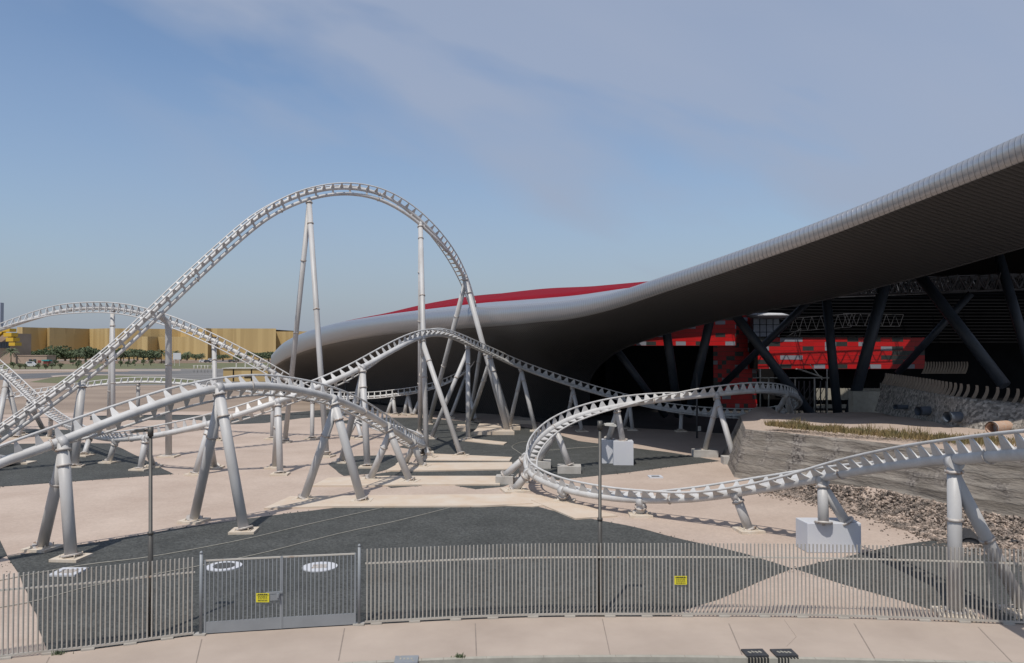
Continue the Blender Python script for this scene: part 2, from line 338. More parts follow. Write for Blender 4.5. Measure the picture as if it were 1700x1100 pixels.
# far ground
def band(name, pxs, m, z): return sheet(name, pxs, m, z-.15, z-.18)
band('parking_lot', [(150, 640), (330, 637), (620, 640), (900, 640), (900, 614), (640, 608), (330, 612), (230, 610), (200, 620)], M['lot'], .02)
band('lawn', [(50, 633), (95, 624), (180, 622), (260, 624), (340, 630), (300, 636), (120, 636)], M['lawn'], .03)
band('lawn', [(-60, 613), (0, 612), (330, 611), (470, 611), (640, 607), (600, 601), (300, 602), (0, 602), (-60, 602)], M['lawn'], .024)
band('access_road', [(-60, 625), (20, 620), (120, 617), (240, 616), (330, 618), (240, 621), (120, 623), (60, 627), (-60, 632)], M['asphalt'], .03)
band('access_road', [(-60, 602), (0, 601), (640, 599), (640, 597.5), (-60, 598)], M['asphalt'], .03)
band('path', [(-60, 614.6), (120, 614.6), (300, 614), (300, 612.6), (120, 613), (-60, 613)], M['walk'], .034)
band('path', [(88, 625), (130, 621.5), (280, 622.5), (280, 621.5), (130, 620.3), (84, 623)], M['walk'], .036)
# pavement, kerb, road
KB = [(-400, 1190), (0, 1160), (300, 1125), (540, 1103), (700, 1094), (850, 1089.5), (1080, 1088), (1300, 1091), (1500, 1095), (1700, 1101), (1900, 1110)]
kerb_line = catmull([G(*p) for p in KB], 8)
mb = MB(); mb.prism([(p.x, p.y-.02) for p in fence_line] + [(p.x, p.y+.01) for p in kerb_line[::-1]], -.3, .02); struct(mb, 'pavement', M['walk'])
mb = MB()
nrm = lambda a, b: Vector(((b-a).y, -(b-a).x, 0)).normalized()
rows = [[], []]
kk = []
for i, p in enumerate(kerb_line):
    q = kerb_line[min(i+1, len(kerb_line)-1)]; o = kerb_line[max(i-1, 0)]; kk.append(p + nrm(o, q)*.16)
mb.prism([(p.x, p.y) for p in kerb_line] + [(p.x, p.y) for p in kk[::-1]], -.4, .023); struct(mb, 'kerb', M['kerb'])
mb = MB(); mb.prism([(-60, -50), (60, -50), (60, 20)] + [(p.x, p.y) for p in kk[::-1]] + [(-60, 5)], -.4, -.13); struct(mb, 'road', M['asphalt'])
mb = MB()
for (a, b, c, d, w) in [(82, 1092, 60, 1135, .03), (335, 1062, 322, 1118, .03), (572, 1044, 562, 1098, .035), (789, 1036, 791, 1090, .035), (1000, 1028, 1013, 1088, .025), (1210, 1036, 1232, 1088, .035), (1418, 1036, 1452, 1094, .035), (1624, 1042, 1680, 1100, .035), (1302, 1030, 1322, 1058, .008), (1322, 1058, 1306, 1074, .008)]:
    p, q = G(a, b), G(c, d); mb.bar(p + Vector((0, 0, .02)), q + Vector((0, 0, .02)), w, .008)
for i in range(2, len(kerb_line)-2, 2):
    a, b = kerb_line[i], kk[i]; mb.bar(a + Vector((0, 0, .023)), b + Vector((0, 0, .023)), .012, .006)
struct(mb, 'pavement_joints', M['joint'])
# concrete ground slabs
slabs = [
 ([(438, 846), (482, 826), (860, 822), (885, 838), (800, 842), (545, 843)], .10, 'long tan concrete slab nearest the camera below the track legs'),
 ([(518, 808), (545, 795), (640, 792), (828, 792), (830, 806), (700, 806), (620, 808)], .10, 'second long tan concrete slab behind the nearest one'),
 ([(640, 783), (664, 770), (850, 769), (852, 780), (700, 783)], .10, 'third tan concrete slab between two strips of dark gravel'),
 ([(700, 765), (716, 754), (850, 760), (846, 766)], .08, 'farthest of the four tan slabs, at the foot of the long diagonal leg'),
 ([(758, 731), (774, 728), (842, 735), (836, 739), (812, 737)], .08, 'thin pale slab strip at the foot of the straight vertical leg in the gravel'),
 ([(882, 832), (915, 824), (1025, 858), (955, 863)], .085, 'kinked tan slab lying below the front of the curved track'),
 ([(836, 840), (850, 818), (905, 824), (925, 838), (885, 842)], .06, 'small tan slab under the round pad left of the curve'),
 ([(786, 722), (792, 716), (848, 716), (854, 722)], .35, 'raised white edged block at the foot of the thick leaning legs'),
 ([(792, 714), (796, 708), (862, 709), (864, 714)], .35, 'raised long block just behind the leaning legs footing'),
 ([(850, 703), (853, 698), (884, 699), (884, 704)], .4, 'low white block in front of the dark hall base'),
 ([(758, 716), (760, 710), (772, 710), (775, 716)], .4, 'small white block left of the raised leaning leg blocks'),
]
for pxs, h, lab in slabs:
    mb = MB(); pts = [G(*p) for p in pxs]; mb.prism([(p.x, p.y) for p in pts], -.05, h); tag(mb.build('concrete_slab', M['pad']), lab, 'concrete slab', 'flat concrete slabs set in the yard')
# manholes
for (px, py, r, sq, lab) in [(372, 941, .68, 0, 'round concrete ring with grey cover behind the left gate leaf'), (531, 942, .68, 1, 'round concrete ring with rusty square cover behind the right gate leaf')]:
    c = G(px, py); e = empty('manhole', c, lab, 'manhole'); mb = MB()
    mb.prism([(c.x+r*math.cos(a*math.pi/16), c.y+r*math.sin(a*math.pi/16)) for a in range(32)], 0, .05); mb.build('ring', M['white'], e)
    mb = MB()
    if sq: mb.box(c.x, c.y, .055, .55, .5, .03, .1)
    else: mb.prism([(c.x+.42*math.cos(a*math.pi/12), c.y+.42*math.sin(a*math.pi/12)) for a in range(24)], .05, .07)
    mb.build('cover', M['flange'] if sq else M['pole'], e)
for (px, py, w, lab) in [(114, 951, 1.0, 'square concrete access frame behind the fence at lower left'), (1088, 792, .9, 'small square drain frame on the sand inside the curve')]:
    c = G(px, py); e = empty('yard_drain', c, lab, 'drain'); mb = MB()
    mb.box(c.x, c.y+w*.4, .04, w, w*.2, .08); mb.box(c.x, c.y-w*.4, .04, w, w*.2, .08); mb.box(c.x-w*.4, c.y, .04, w*.2, w*.6, .08); mb.box(c.x+w*.4, c.y, .04, w*.2, w*.6, .08)
    mb.build('frame', M['white'], e); mb = MB(); mb.box(c.x, c.y, .03, w*.58, w*.58, .03); mb.build('cover', M['iron'] if px > 500 else M['flange'], e)
# cables on gravel
for pxs, lab in [([(-20, 968), (130, 940), (255, 924), (400, 897), (520, 869), (636, 843)], 'upper thin pale cable line across the dark gravel'), ([(-20, 1012), (60, 998), (160, 972), (300, 946), (430, 920), (560, 887), (660, 865), (748, 843)], 'lower thin pale cable line across the dark gravel'), ([(848, 772), (866, 757), (860, 750), (850, 742), (862, 735), (885, 732)], 'pale loose cable curled on gravel left of the curve'), ([(890, 750), (940, 745), (1000, 741)], 'short straight pale cable crossing the gravel inside the curve')]:
    mb = MB(); pts = [p + Vector((0, 0, .03)) for p in catmull([G(*p) for p in pxs], 8)]; mb.tube(pts, .018, 5); tag(mb.build('ground_cable', M['cable']), lab, 'cable')
# ------------------------------------------------------------------ TRACKS
def make_frames(ctrl, step):
    pts = [P(c[0], c[1], c[2]) for c in ctrl]; ups = [Vector(c[3]).normalized() for c in ctrl]
    dp = catmull(pts, 16); du = catmull(ups, 16); dp = smoothed(dp, 40)
    s = [0]
    for i in range(1, len(dp)): s.append(s[-1] + (dp[i]-dp[i-1]).length)
    n = int(s[-1]/step); out = []; j = 0
    for k in range(n+1):
        d = s[-1]*k/n
        while j < len(s)-2 and s[j+1] < d: j += 1
        t = (d-s[j])/max(1e-9, s[j+1]-s[j]); out.append((dp[j].lerp(dp[j+1], t), du[j].lerp(du[j+1], t)))
    fr = []
    for i, (p, u_) in enumerate(out):
        t = (out[min(i+1, n)][0]-out[max(i-1, 0)][0]).normalized(); U = (u_ - t*u_.dot(t)).normalized(); fr.append((p, t, U, t.cross(U)))
    return fr
TR = {}
def track(name, label, ctrl, cross=None, lower=None, tie=.78, h=.42, gg=.52, rs=.20, flange_every=12):
    step = tie/2; fr = make_frames(ctrl, step); TR[name] = fr
    mid = fr[len(fr)//2][0]; root = empty('coaster_track', (mid.x, mid.y, 0), label, 'roller coaster track', 'white roller coaster tracks')
    mb = MB(); mb.tube([f[0] for f in fr], rs, 12); mb.build('spine', M['steel'], root)
    for sgn in (-1, 1):
        mb = MB(); mb.tube([f[0]+f[2]*h+f[3]*gg*sgn for f in fr], .06, 8); mb.build('rail', M['steel'], root)
    if lower:
        lo, hi, off = lower; seg = [f for f in fr if lo <= pix(f[0])[0] <= hi and f[0].y < 78]
        mb = MB(); mb.tube([f[0]-f[2]*off for f in seg], .15, 10); mb.build('lower_spine', M['steel'], root)
        mb = MB()
        for i in range(1, len(seg), 4):
            p, t, U, R = seg[i]; mb.bar(p-U*.12, p-U*(off-.1), .10, .16, t)
        tag(mb.build('web_plates', M['steel'], root), kind=None)
    ties = []
    for i in range(1, len(fr), 2):
        p, t, U, R = fr[i]; q = MB(); style = cross(pix(p)[0], p) if cross else 0
        for sg in (-1, 1):
            rail = p+U*h+R*gg*sg; base = p + (U*.45+R*sg*.9).normalized()*rs*.8
            d = (rail-base); n_ = d.cross(t).normalized()*.03; w0 = (.31 if name == 'T4' and p.x > -9 else .165) if style == 0 else .10; w1 = .04
            b = len(q.v); q.v += [base-t*w0-n_, base+t*w0-n_, base+t*w0+n_, base-t*w0+n_, rail-t*w1-n_, rail+t*w1-n_, rail+t*w1+n_, rail-t*w1+n_]
            for fc in ((0,1,2,3),(4,7,6,5),(0,4,5,1),(1,5,6,2),(2,6,7,3),(3,7,4,0)): q.f.append([b+k for k in fc]); q.sm.append(False)
        if style == 1: q.bar(p+U*(h-.02)-R*gg, p+U*(h-.02)+R*gg, .07, .09, U)
        ties.append(((p-CAM).length, q))
    ties.sort(key=lambda a: a[0]); rest = MB()
    for k, (d, q) in enumerate(ties):
        if k < 100: q.build('cross_tie', M['steel'], root)
        else:
            b = len(rest.v); rest.v += q.v; rest.f += [[b+i for i in f_] for f_ in q.f]; rest.sm += q.sm
    if rest.v: tag(rest.build('cross_ties', M['steel'], root), kind='stuff')
    for i in range(flange_every, len(fr)-2, flange_every*2):
        p, t, U, R = fr[i]; mb = MB(); mb.tube([p-t*.035, p+t*.035], rs+.045, 14)
        mb.build('flange', M['flange'], root)
        if lower and lower[0] <= pix(p)[0] <= lower[1] and p.y < 78: mb = MB(); mb.tube([p-U*lower[2]-t*.035, p-U*lower[2]+t*.035], .2, 12); mb.build('flange', M['flange'], root)
    return root
Z = (0, 0, 1)
T3 = [(-130, 835, 29.5, (.1, .6, .8)), (-60, 797, 30.4, (.1, .65, .75)), (0, 768, 31.3, (.1, .7, .7)), (95, 735, 32.7, (.1, .8, .55)), (200, 693, 34.5, (0, .95, .25)), (290, 662, 36, (0, 1, .1)), (362, 644, 37.7, (0, 1, -.05)), (430, 640, 39.7, (0, 1, -.02)), (490, 646, 41.9, (-.2, 1, .05)), (550, 660, 44.2, (-.5, .8, .25)), (600, 681, 47.2, (-.7, .4, .5)), (642, 706, 50.7, (-.75, .25, .55)), (680, 731, 56, (-.8, .1, .55)), (701, 741, 61, (-.8, 0, .55)), (702, 736, 66.5, (-.7, -.4, .6)), (682, 726, 71.5, (-.3, -.8, .6)), (640, 713, 74.5, (0, -.8, .5)), (590, 691, 76, (0, -1, .45)), (518, 655, 76, (0, -1, .4)), (453, 617, 75.5, (0, -1, .35)), (400, 588, 75.5, (0, -1, .35)), (357, 566, 75.7, (0, -1, .3)), (300, 540, 76.5, (0, -1, .2)), (240, 520, 77.8, (0, -1, .1)), (186, 511, 79, (0, -1, .1)), (130, 512, 80, (0, -1, .15)), (80, 521, 80.5, (0, -.85, .5)), (0, 547, 81, (0, -.6, .8)), (-80, 580, 81, (0, -.6, .8))]
T4 = [(-90, 545, 81, (.3, -.6, .75)), (-40, 580, 80.5, (.3, -.6, .75)), (10, 621, 79, (.3, -.6, .75)), (50, 659, 77, (.3, -.6, .75)), (85, 690, 73.5, (.3, -.6, .75)), (118, 711, 69, (.2, -.4, .85)), (150, 723, 64, (0, .2, 1)), (190, 729, 59, (-.1, .4, .9)), (245, 725, 55.8, (0, .6, .75)), (330, 708, 54, (-.05, .8, .45)), (400, 687, 54.2, (-.1, .95, .2)), (465, 665, 55, (-.1, .95, .15)), (540, 638, 56.3, (-.2, .95, .15)), (597, 612, 58, (-.3, .9, .2)), (650, 583, 61.5, (-.3, .8, .4)), (697, 559, 66, (-.2, .5, .8)), (738, 555, 70, (.3, -.2, .9)), (777, 571, 74.5, (.4, -.6, .65)), (820, 590, 79.5, (.35, -.7, .6)), (867, 611, 82, (.25, -.7, .65)), (951, 640, 83, (0, -.7, .7)), (1043, 666, 82.7, (0, -.7, .7)), (1130, 683, 82, (0, -.8, .6)), (1230, 689, 81.5, (-.1, -.9, .45)), (1290, 685, 79, (-.4, -.8, .4)), (1322, 676, 75.5, (-.8, -.4, .4)), (1329, 664, 71, (-.9, .1, .4)), (1308, 653, 66.5, (-.5, .7, .5)), (1260, 648, 63, (-.1, .8, .6)), (1190, 654, 61, (0, .6, .8)), (1100, 663, 59.5, (0, -.1, 1)), (1020, 675, 58, (.1, -.6, .75)), (960, 690, 56.5, (.2, -.75, .6)), (915, 711, 54.5, (.4, -.7, .6)), (884, 738, 51.7, (.7, -.4, .6)), (873, 765, 48.8, (.8, 0, .6)), (885, 790, 46.2, (.6, .35, .7)), (937, 812, 43.5, (.25, .5, .8)), (1000, 824, 41.7, (.1, .45, .85)), (1062, 829, 40.2, (0, .3, .95)), (1140, 828, 38.8, (-.05, -.05, 1)), (1215, 819, 37.3, (-.05, -.25, 1)), (1300, 805, 35.3, (0, -.25, 1)), (1385, 788, 33, (.1, -.1, 1)), (1470, 774, 29.8, (.25, .2, .9)), (1540, 765, 27, (.35, .15, .9)), (1590, 761, 25.2, (.4, .1, .9)), (1650, 756, 23.2, (.4, .1, .9)), (1720, 752, 21.2, (.4, .1, .9)), (1820, 748, 18.8, (.4, .1, .9))]
T1 = [(-150, 815, 52, (0, -.1, 1)), (-60, 757, 53.8, (0, -.1, 1)), (0, 717, 55, (0, -.1, 1)), (60, 676, 56.2, (0, -.1, 1)), (130, 626, 57.7, (0, -.1, 1)), (200, 569, 59.2, (0, -.1, 1)), (262, 511, 60.7, (0, -.1, 1)), (330, 446, 62.6, (0, -.1, 1)), (400, 383, 64.5, (0, -.1, 1)), (450, 346, 66, (0, -.05, 1)), (507, 321, 67.5, (0, 0, 1)), (570, 311, 69, (0, .05, 1)), (630, 321, 70.5, (0, .2, 1)), (680, 350, 72, (-.05, .45, .9)), (718, 385, 73.3, (-.15, .6, .8)), (748, 422, 76, (-.3, .7, .6)), (771, 460, 80, (-.5, .75, .3)), (788, 503, 84, (-.75, .5, .2)), (798, 545, 87.5, (-.9, .15, .2)), (800, 575, 91, (-.9, -.2, .3)), (792, 600, 95, (-.7, -.5, .5)), (771, 620, 98.5, (-.4, -.7, .6)), (740, 636, 101, (-.2, -.8, .6)), (700, 648, 102, (0, -.8, .6)), (650, 655, 102, (0, -.8, .6)), (605, 659, 102, (0, -.8, .6)), (500, 657, 101, (0, -.7, .7)), (400, 648, 100, (0, -.6, .8)), (320, 638, 99, (0, -.6, .8)), (229, 633, 98, (0, -.6, .8)), (130, 643, 97, (0, -.6, .8)), (0, 663, 96, (0, -.6, .8)), (-100, 684, 95, (0, -.6, .8))]
track('T3', 'front white track crossing the lower left on A-frames and looping back over a low hill', T3, cross=lambda x, p: 1 if p.y > 73 else 0)
track('T4', 'white track that crests before the hall and curls round to the right foreground', T4, cross=lambda x, p: 1 if (x < 130 and p.y > 66) else 0)
track('T1', 'white double tube track of the tallest hill, rising from lower left against the sky', T1, cross=lambda x, p: 0 if p.y < 92 else 1, lower=(-200, 742, .52), h=.34, gg=.50, rs=.15)
# ------------------------------------------------------------------ SUPPORTS
def on_track(tn, px, py):
    return min(TR[tn], key=lambda f: (pix(f[0])[0]-px)**2 + (pix(f[0])[1]-py)**2)
def ring(mb, a, b, t, r):
    p = a.lerp(b, t); d = (b-a).normalized()*.045; mb.tube([p-d, p+d], r, 14)
def support(tn, top, feet, label, r=.22, low=.12, size=.75, fl=(.8,), second=None):
    f = on_track(tn, *top); C = f[0] - f[2]*low
    if low > .4: C = f[0] - f[2]*low
    base = sum((G(x[0], x[1]) for x in feet), Vector())/len(feet)
    root = empty('track_support', base, label, 'coaster support', 'steel supports of the roller coaster')
    mb = MB(); mb.tube([C - f[1]*.16, C + f[1]*.16], .27 if tn != 'T1' or low < .4 else .22, 14); mb.build('collar', M['leg'], root)
    first = None
    for k, ft in enumerate(feet):
        zb = ft[2] if len(ft) > 2 else .12
        A = G(ft[0], ft[1], zb) if len(ft) > 2 else G(ft[0], ft[1], 0) + Vector((0, 0, zb))
        B = C + Vector((0, 0, -.02))
        rr = r
        if k == 1 and first is not None:
            B = first[1].lerp(first[0], min(.12, .45/max(1, (first[1]-first[0]).length))); rr = r*.96
        first = first or (A, B)
        mb = MB(); mb.tube([A, A.lerp(B, .5), B], rr, 16); lg = mb.build('leg', M['leg'], root)
        L_ = (B-A).length; rg = [(.01, rr*1.7)]
        if k == 0: rg.append((1-min(.5, .28/L_), rr*1.32))
        if L_ > 3.2: rg += [(t if k == 0 else t*.86, rr*1.2) for t in fl]
        for t_, r_ in rg: mb = MB(); ring(mb, A, B, t_, r_); mb.build('flange', M['flange'], lg)
        if len(ft) > 3:      # tall plinth block
            w, dd, hh = ft[3]; mb = MB(); mb.box(A.x, A.y, zb-hh/2, w, dd, hh, -.06)
            for s_ in (-1, 1): mb.box(A.x+s_*w*.5, A.y, zb-hh/2, .02, dd*.9, hh*.96, -.06)
            ft_o = mb.build('plinth', M['white'] if hh > .9 else M['plinth'], root)
        else:
            mb = MB(); rz = random.uniform(-.25, .25); mb.box(A.x, A.y, .06, size*1.55, size*1.45, .12, rz); mb.box(A.x, A.y, .135, size*.98, size*.98, .03, rz)
            for sx in (-1, 1):
                for sy in (-1, 1): mb.tube([Vector((A.x+sx*size*.4, A.y+sy*size*.4, .14)), Vector((A.x+sx*size*.4, A.y+sy*size*.4, .25))], .025, 6)
            mb.build('footing', M['footing'], root)
    return root
support('T3', (95, 735), [(118, 928), (70, 912)], 'A-frame support nearest the lower left corner, standing on gravel edge', r=.24)
support('T3', (362, 644), [(405, 883), (322, 866)], 'tall A-frame support in the left foreground right of the dark lamp pole', r=.24)
support('T3', (550, 660), [(600, 833), (505, 830)], 'A-frame support standing on the long tan slab nearest the camera', r=.24)
support('T3', (642, 706), [(680, 800), (615, 797)], 'A-frame support on the second tan slab under the descending track', r=.23)
support('T3', (682, 732), [(700, 775), (672, 771)], 'short A-frame under the low end where the front track starts to turn', r=.22)
support('T3', (702, 738), [(712, 760), (690, 757)], 'shortest stubby support inside the low turn between the tan slabs', r=.2)
support('T3', (590, 691), [(600, 729), (578, 727)], 'small V support of the low descending track behind the front A-frames', r=.2)
support('T3', (518, 655), [(518, 729)], 'single short post under the descending ladder track, on sand', r=.2)
support('T3', (453, 617), [(452, 729)], 'single post under the ladder track just left of the tallest hill\'s leaning leg', r=.2)
support('T3', (357, 566), [(359, 731)], 'single post under the ladder track left of the yellow kiosk', r=.22)
support('T3', (186, 511), [(188, 722), (180, 718)], 'tall paired posts under the crest of the low hill at left', r=.22, fl=(.86, .4))
support('T4', (12, 622), [(-6, 728), (34, 722)], 'V support at the left edge under the steep ladder track', r=.25)
support('T4', (52, 660), [(29, 728), (73, 717)], 'V support half way down the steep ladder track at far left', r=.24)
support('T4', (85, 690), [(82, 727)], 'short post near the bottom of the steep ladder track', r=.2)
support('T4', (150, 723), [(140, 757)], 'leftmost slanted stub under the low dip on dark gravel', r=.2)
support('T4', (192, 729), [(181, 768)], 'middle slanted stub under the low dip on dark gravel', r=.2)
support('T4', (245, 725), [(233, 780), (254, 775)], 'short V support of the low dip directly beside the dark lamp pole', r=.21)
support('T4', (345, 704), [(325, 788), (356, 777)], 'V support on sand seen behind the tall A-frame right of the lamp pole', r=.22)
support('T4', (463, 666), [(465, 788), (456, 777)], 'nearly vertical paired posts in the middle of the sand left of the slabs', r=.22)
support('T4', (597, 612), [(610, 776), (567, 768)], 'tall A-frame under the straight climb in front of the dark hall', r=.24)
support('T4', (697, 559), [(765, 757), (697, 719)], 'long diagonal leg running from the middle crest to the farthest tan slab', r=.21)
support('T4', (777, 571), [(777, 731), (716, 728)], 'vertical leg with a leaning leg at the right side of the middle crest', r=.21)
support('T4', (815, 588), [(844, 718), (781, 700)], 'A-frame of the middle track whose right leg meets the raised block', r=.24)
support('T4', (868, 611), [(889, 716), (845, 711)], 'A-frame right of the raised block, against the dark hall base', r=.22)
support('T4', (951, 640), [(966, 716), (940, 708)], 'V support behind the curl, second from the raised blocks toward the canopy', r=.2)
support('T4', (1043, 666), [(1050, 714), (1036, 711)], 'small V support in the canopy shade left of the thin pole', r=.2)
support('T4', (1130, 683), [(1130, 716)], 'short single post in the shade just left of the thin pale pole', r=.2)
support('T4', (1235, 689), [(1236, 712)], 'short post in the deep shade at the far right turn', r=.18)
support('T4', (1303, 652), [(1322, 716), (1276, 712)], 'V support of the far turn rising behind the corner of the bluff', r=.23)
support('T4', (1190, 654), [(1218, 757, .55, (1.7, 1.1, .6)), (1170, 746, .55, (1.9, 1.2, .6))], 'A-frame on low pale blocks immediately left of the stone bluff', r=.22)
support('T4', (1022, 675), [(1034, 731, 1.75, (1.45, 1.2, 1.75)), (1010, 729, 1.75, (1.0, 1.0, 1.75))], 'short A-frame standing on two tall white plinths', r=.22)
support('T4', (920, 707), [(945, 772, .5, (1.6, 1.3, .52)), (895, 764, .5, (1.7, 1.4, .52))], 'A-frame inside the curl standing on two low white plinths', r=.22)
support('T4', (873, 757), [(838, 789, .5, (1.1, 1.0, .52)), (866, 792, .3, (.9, .9, .32))], 'slanted outrigger on the outside left of the curl', r=.22)
support('T4', (880, 783), [(855, 815)], 'thick slanted stub at the lower left of the curl on a square pad', r=.24, size=1.0)
support('T4', (937, 812), [(937, 833)], 'stubby flanged post left of the right lamp pole under the low track', r=.24, fl=())
support('T4', (1062, 829), [(1063, 856)], 'stubby flanged post right of the right lamp pole under the low track', r=.24, fl=())
support('T4', (1215, 819), [(1243, 882)], 'single leaning post below the low track in front of the bluff corner', r=.22)
support('T4', (1368, 790), [(1367, 868, 1.25, (.1, .1, .1)), (1404, 866, 1.25, (.1, .1, .1))], 'V support on the big white block in front of the riprap', r=.22)
support('T4', (1585, 762), [(1586, 1022), (1700, 1018)], 'tall thick column with a leaning brace at the right foreground', r=.215, fl=(.62,))
support('T1', (507, 321), [(542, 758), (473, 734)], 'tallest A-frame, under the top of the high hill', r=.23, low=.55, fl=(.9, .55, .2))
support('T1', (700, 367), [(708, 752), (697, 721)], 'tall pair of upright columns under the right shoulder of the high hill', r=.22, low=.45, fl=(.93, .66, .3))
support('T1', (771, 460), [(842, 718), (712, 704)], 'tall splayed A-frame where the high hill plunges in front of the red roof', r=.26, low=.1, fl=(.9, .5))
support('T1', (799, 548), [(849, 710), (781, 694)], 'A-frame beside the plunge whose round cap stands before the silver edge', r=.24, low=.1)
support('T1', (771, 620), [(790, 700), (748, 694)], 'V support under the tight low turn at the hall base', r=.22, low=.1)
support('T1', (700, 648), [(706, 692), (686, 690)], 'V support of the low return run just left of the paired columns', r=.24, low=.1)
support('T1', (677, 652), [(684, 689), (671, 688)], 'right one of the two squat twin supports under the low return run', r=.24, low=.1)
support('T1', (650, 655), [(656, 689), (643, 688)], 'left one of the two squat twin supports under the low return run', r=.24, low=.1)
support('T1', (229, 633), [(229, 692)], 'far single post carrying the distant low track over brown earth', r=.22, low=.1)
support('T1', (128, 628), [(124, 775), (116, 768)], 'thick single column carrying the high hill above the steep ladder track', r=.27, low=.5, fl=())
# bent column beside the climb
f = on_track('T1', 258, 515); C = f[0]-f[2]*.52; A = G(280, 758); e = empty('track_support', A, 'thick column with a bent head carrying the climbing side of the high hill', 'coaster support', 'steel supports of the roller coaster')
top = P(280, 527, A.y+.3); mb = MB(); mb.tube([A, Vector((top.x, top.y, top.z-1)), Vector((top.x-.08, top.y, top.z-.4)), Vector((top.x-.4, top.y-.3, top.z)), C], .25, 16); mb.build('leg', M['leg'], e)
mb = MB(); ring(mb, A, top, .66, .30); mb.build('flange', M['flange'], e); mb = MB(); ring(mb, A, top, .01, .5); mb.build('flange', M['flange'], e)
mb = MB(); mb.box(A.x, A.y, .06, 1.4, 1.3, .12); mb.build('footing', M['footing'], e)
# legs of a support whose head is left of the frame
A = G(38, 769); A2 = G(6, 771); T_ = P(-60, 765, 54) + Vector((0, 0, 2.0)); T_ = on_track('T1', -55, 755)[0]
e = empty('track_support', A, 'thick slanted leg entering from the left edge below the climbing track', 'coaster support', 'steel supports of the roller coaster')
for a in (A, A2):
    mb = MB(); mb.tube([a, T_], .3, 14); mb.build('leg', M['leg'], e); mb = MB(); mb.box(a.x, a.y, .06, 1.4, 1.2, .12); mb.build('footing', M['footing'], e)
# big white block
c = G(1386, 918); blk = MB(); wv = 1.13; blk.prism([(c.x-wv, c.y+.02), (c.x+wv, c.y+.02), (c.x+wv+.05, c.y+1.15), (c.x-wv-.1, c.y+1.15)], 0, 1.25)
o = tag(blk.build('concrete_block', M['white']), 'big white painted concrete block carrying the V support by the riprap', 'concrete block')
bv = o.modifiers.new('bevel', 'BEVEL'); bv.width = .03; bv.segments = 2
# ------------------------------------------------------------------ HALL WITH CANOPY
ST = [ # lip top, crease y ; ridge (px,py,D) ; opening/base edge B (px,py,D) ; back point world
 ((2300, -40, 29), 25, (2400, 60, 45), (2550, 170, 44), (82, 104.6, 20.5)),
 ((1900, 132, 35), 184, (1990, 200, 52), (2180, 278, 48), (70, 104.6, 19.5)),
 ((1700, 222, 39.5), 267, (1760, 260, 56), (1940, 345, 52), (57.5, 103.8, 19)),
 ((1500, 311, 44.7), 344, (1560, 345, 60), (1700, 410, 57), (45, 96.6, 18.5)),
 ((1350, 371, 48.5), 401, (1400, 400, 65), (1530, 458, 62), (39, 94.5, 18)),
 ((1200, 425, 53.7), 453, (1250, 450, 71), (1370, 497, 67), (33, 94, 17.5)),
 ((1100, 459, 58.7), 486, (1150, 480, 77), (1250, 519, 72), (28, 94, 17)),
 ((1018, 485, 65), 513, (1050, 469.5, 84), (1150, 542, 77), (23, 95, 17)),
 ((950, 497, 70), 529, (980, 475.5, 90), (1070, 565, 83), (17, 97, 16.5)),
 ((900, 502, 74), 534, (925, 480, 94), (1015, 590, 88), (13, 102, 16.5)),
 ((850, 505.5, 78), 539, (870, 484.8, 98), (980, 630, 93), (9, 106, 17)),
 ((800, 508.5, 82), 543, (815, 490.5, 103), (972, 692, 95), (5, 112, 17)),
 ((740, 513, 87), 547, (752, 501, 108), (900, 693, 97), (-2, 120, 17)),
 ((680, 518.5, 93), 551, (690, 511.5, 113), (800, 686, 104), (-10, 130, 17)),
 ((620, 526, 100), 558, (628, 522, 116), (700, 676, 112), (-20, 140, 15)),
 ((560, 536, 109), 568, (565, 534, 118), (600, 664, 128), (-30, 150, 13)),
 ((510, 550, 118), 581, (513, 549, 123), (545, 654, 145), (-38, 160, 11)),
 ((472, 568, 129), 597, (474, 568, 133), (495, 645, 165), (-46, 168, 8)),
 ((450, 590, 141), 612, (451, 590, 144), (462, 634, 185), (-54, 175, 5)),
]
def interp_rows(rows, n=10):
    cols = list(zip(*rows)); cc = [catmull(list(c_), n) for c_ in cols]; return [list(r_) for r_ in zip(*cc)]
secs = []
for T, cy, R, B, K in ST:
    t = P(*T); c_ = P(T[0], cy, T[2]); b = P(*B); rd = P(*R); k = Vector(K)
    inward = Vector((b.x-t.x, b.y-t.y, 0)).normalized(); hh = (t.z-c_.z)/2; mid = (t+c_)/2
    nose = []
    for i in range(9):
        a = math.pi*i/8; nose.append(mid + Vector((0, 0, 1))*math.cos(a)*hh - inward*(math.sin(a)*hh*.95*(1-.45*a/math.pi)))
    secs.append((t, c_, b, rd, k, nose, inward))
rows_t, rows_n, rows_s, rows_r = [], [], [], []
for (t, c_, b, rd, k, nose, inw), (T, *_q) in zip(secs, ST):
    tb = t.lerp(rd, .30); 
    rows_t.append([tb, t.lerp(tb, .5)] + nose)
    low = b.z < 1.0
    mid_ = 880 < T[0] < 1250; a1 = .09 if mid_ else .05
    q1 = Vector((c_.x + (b.x-c_.x)*a1, c_.y + (b.y-c_.y)*a1, c_.z + (b.z-c_.z)*(.13 if low else (.42 if mid_ else .28))))
    kx, kz = (.66, .30) if low else (.55, .45)
    q2 = Vector((c_.x + (b.x-c_.x)*kx, c_.y + (b.y-c_.y)*kx, c_.z + (b.z-c_.z)*kz))
    so_ = []
    for i in range(23):
        s_ = (i/22)**1.3; so_.append(c_*(1-s_)**3 + q1*3*s_*(1-s_)**2 + q2*3*s_*s_*(1-s_) + b*s_**3)
    rows_s.append(so_); rows_r.append([tb, tb.lerp(rd, .5), rd, rd.lerp(k, .5)+Vector((0, 0, .2)), k])
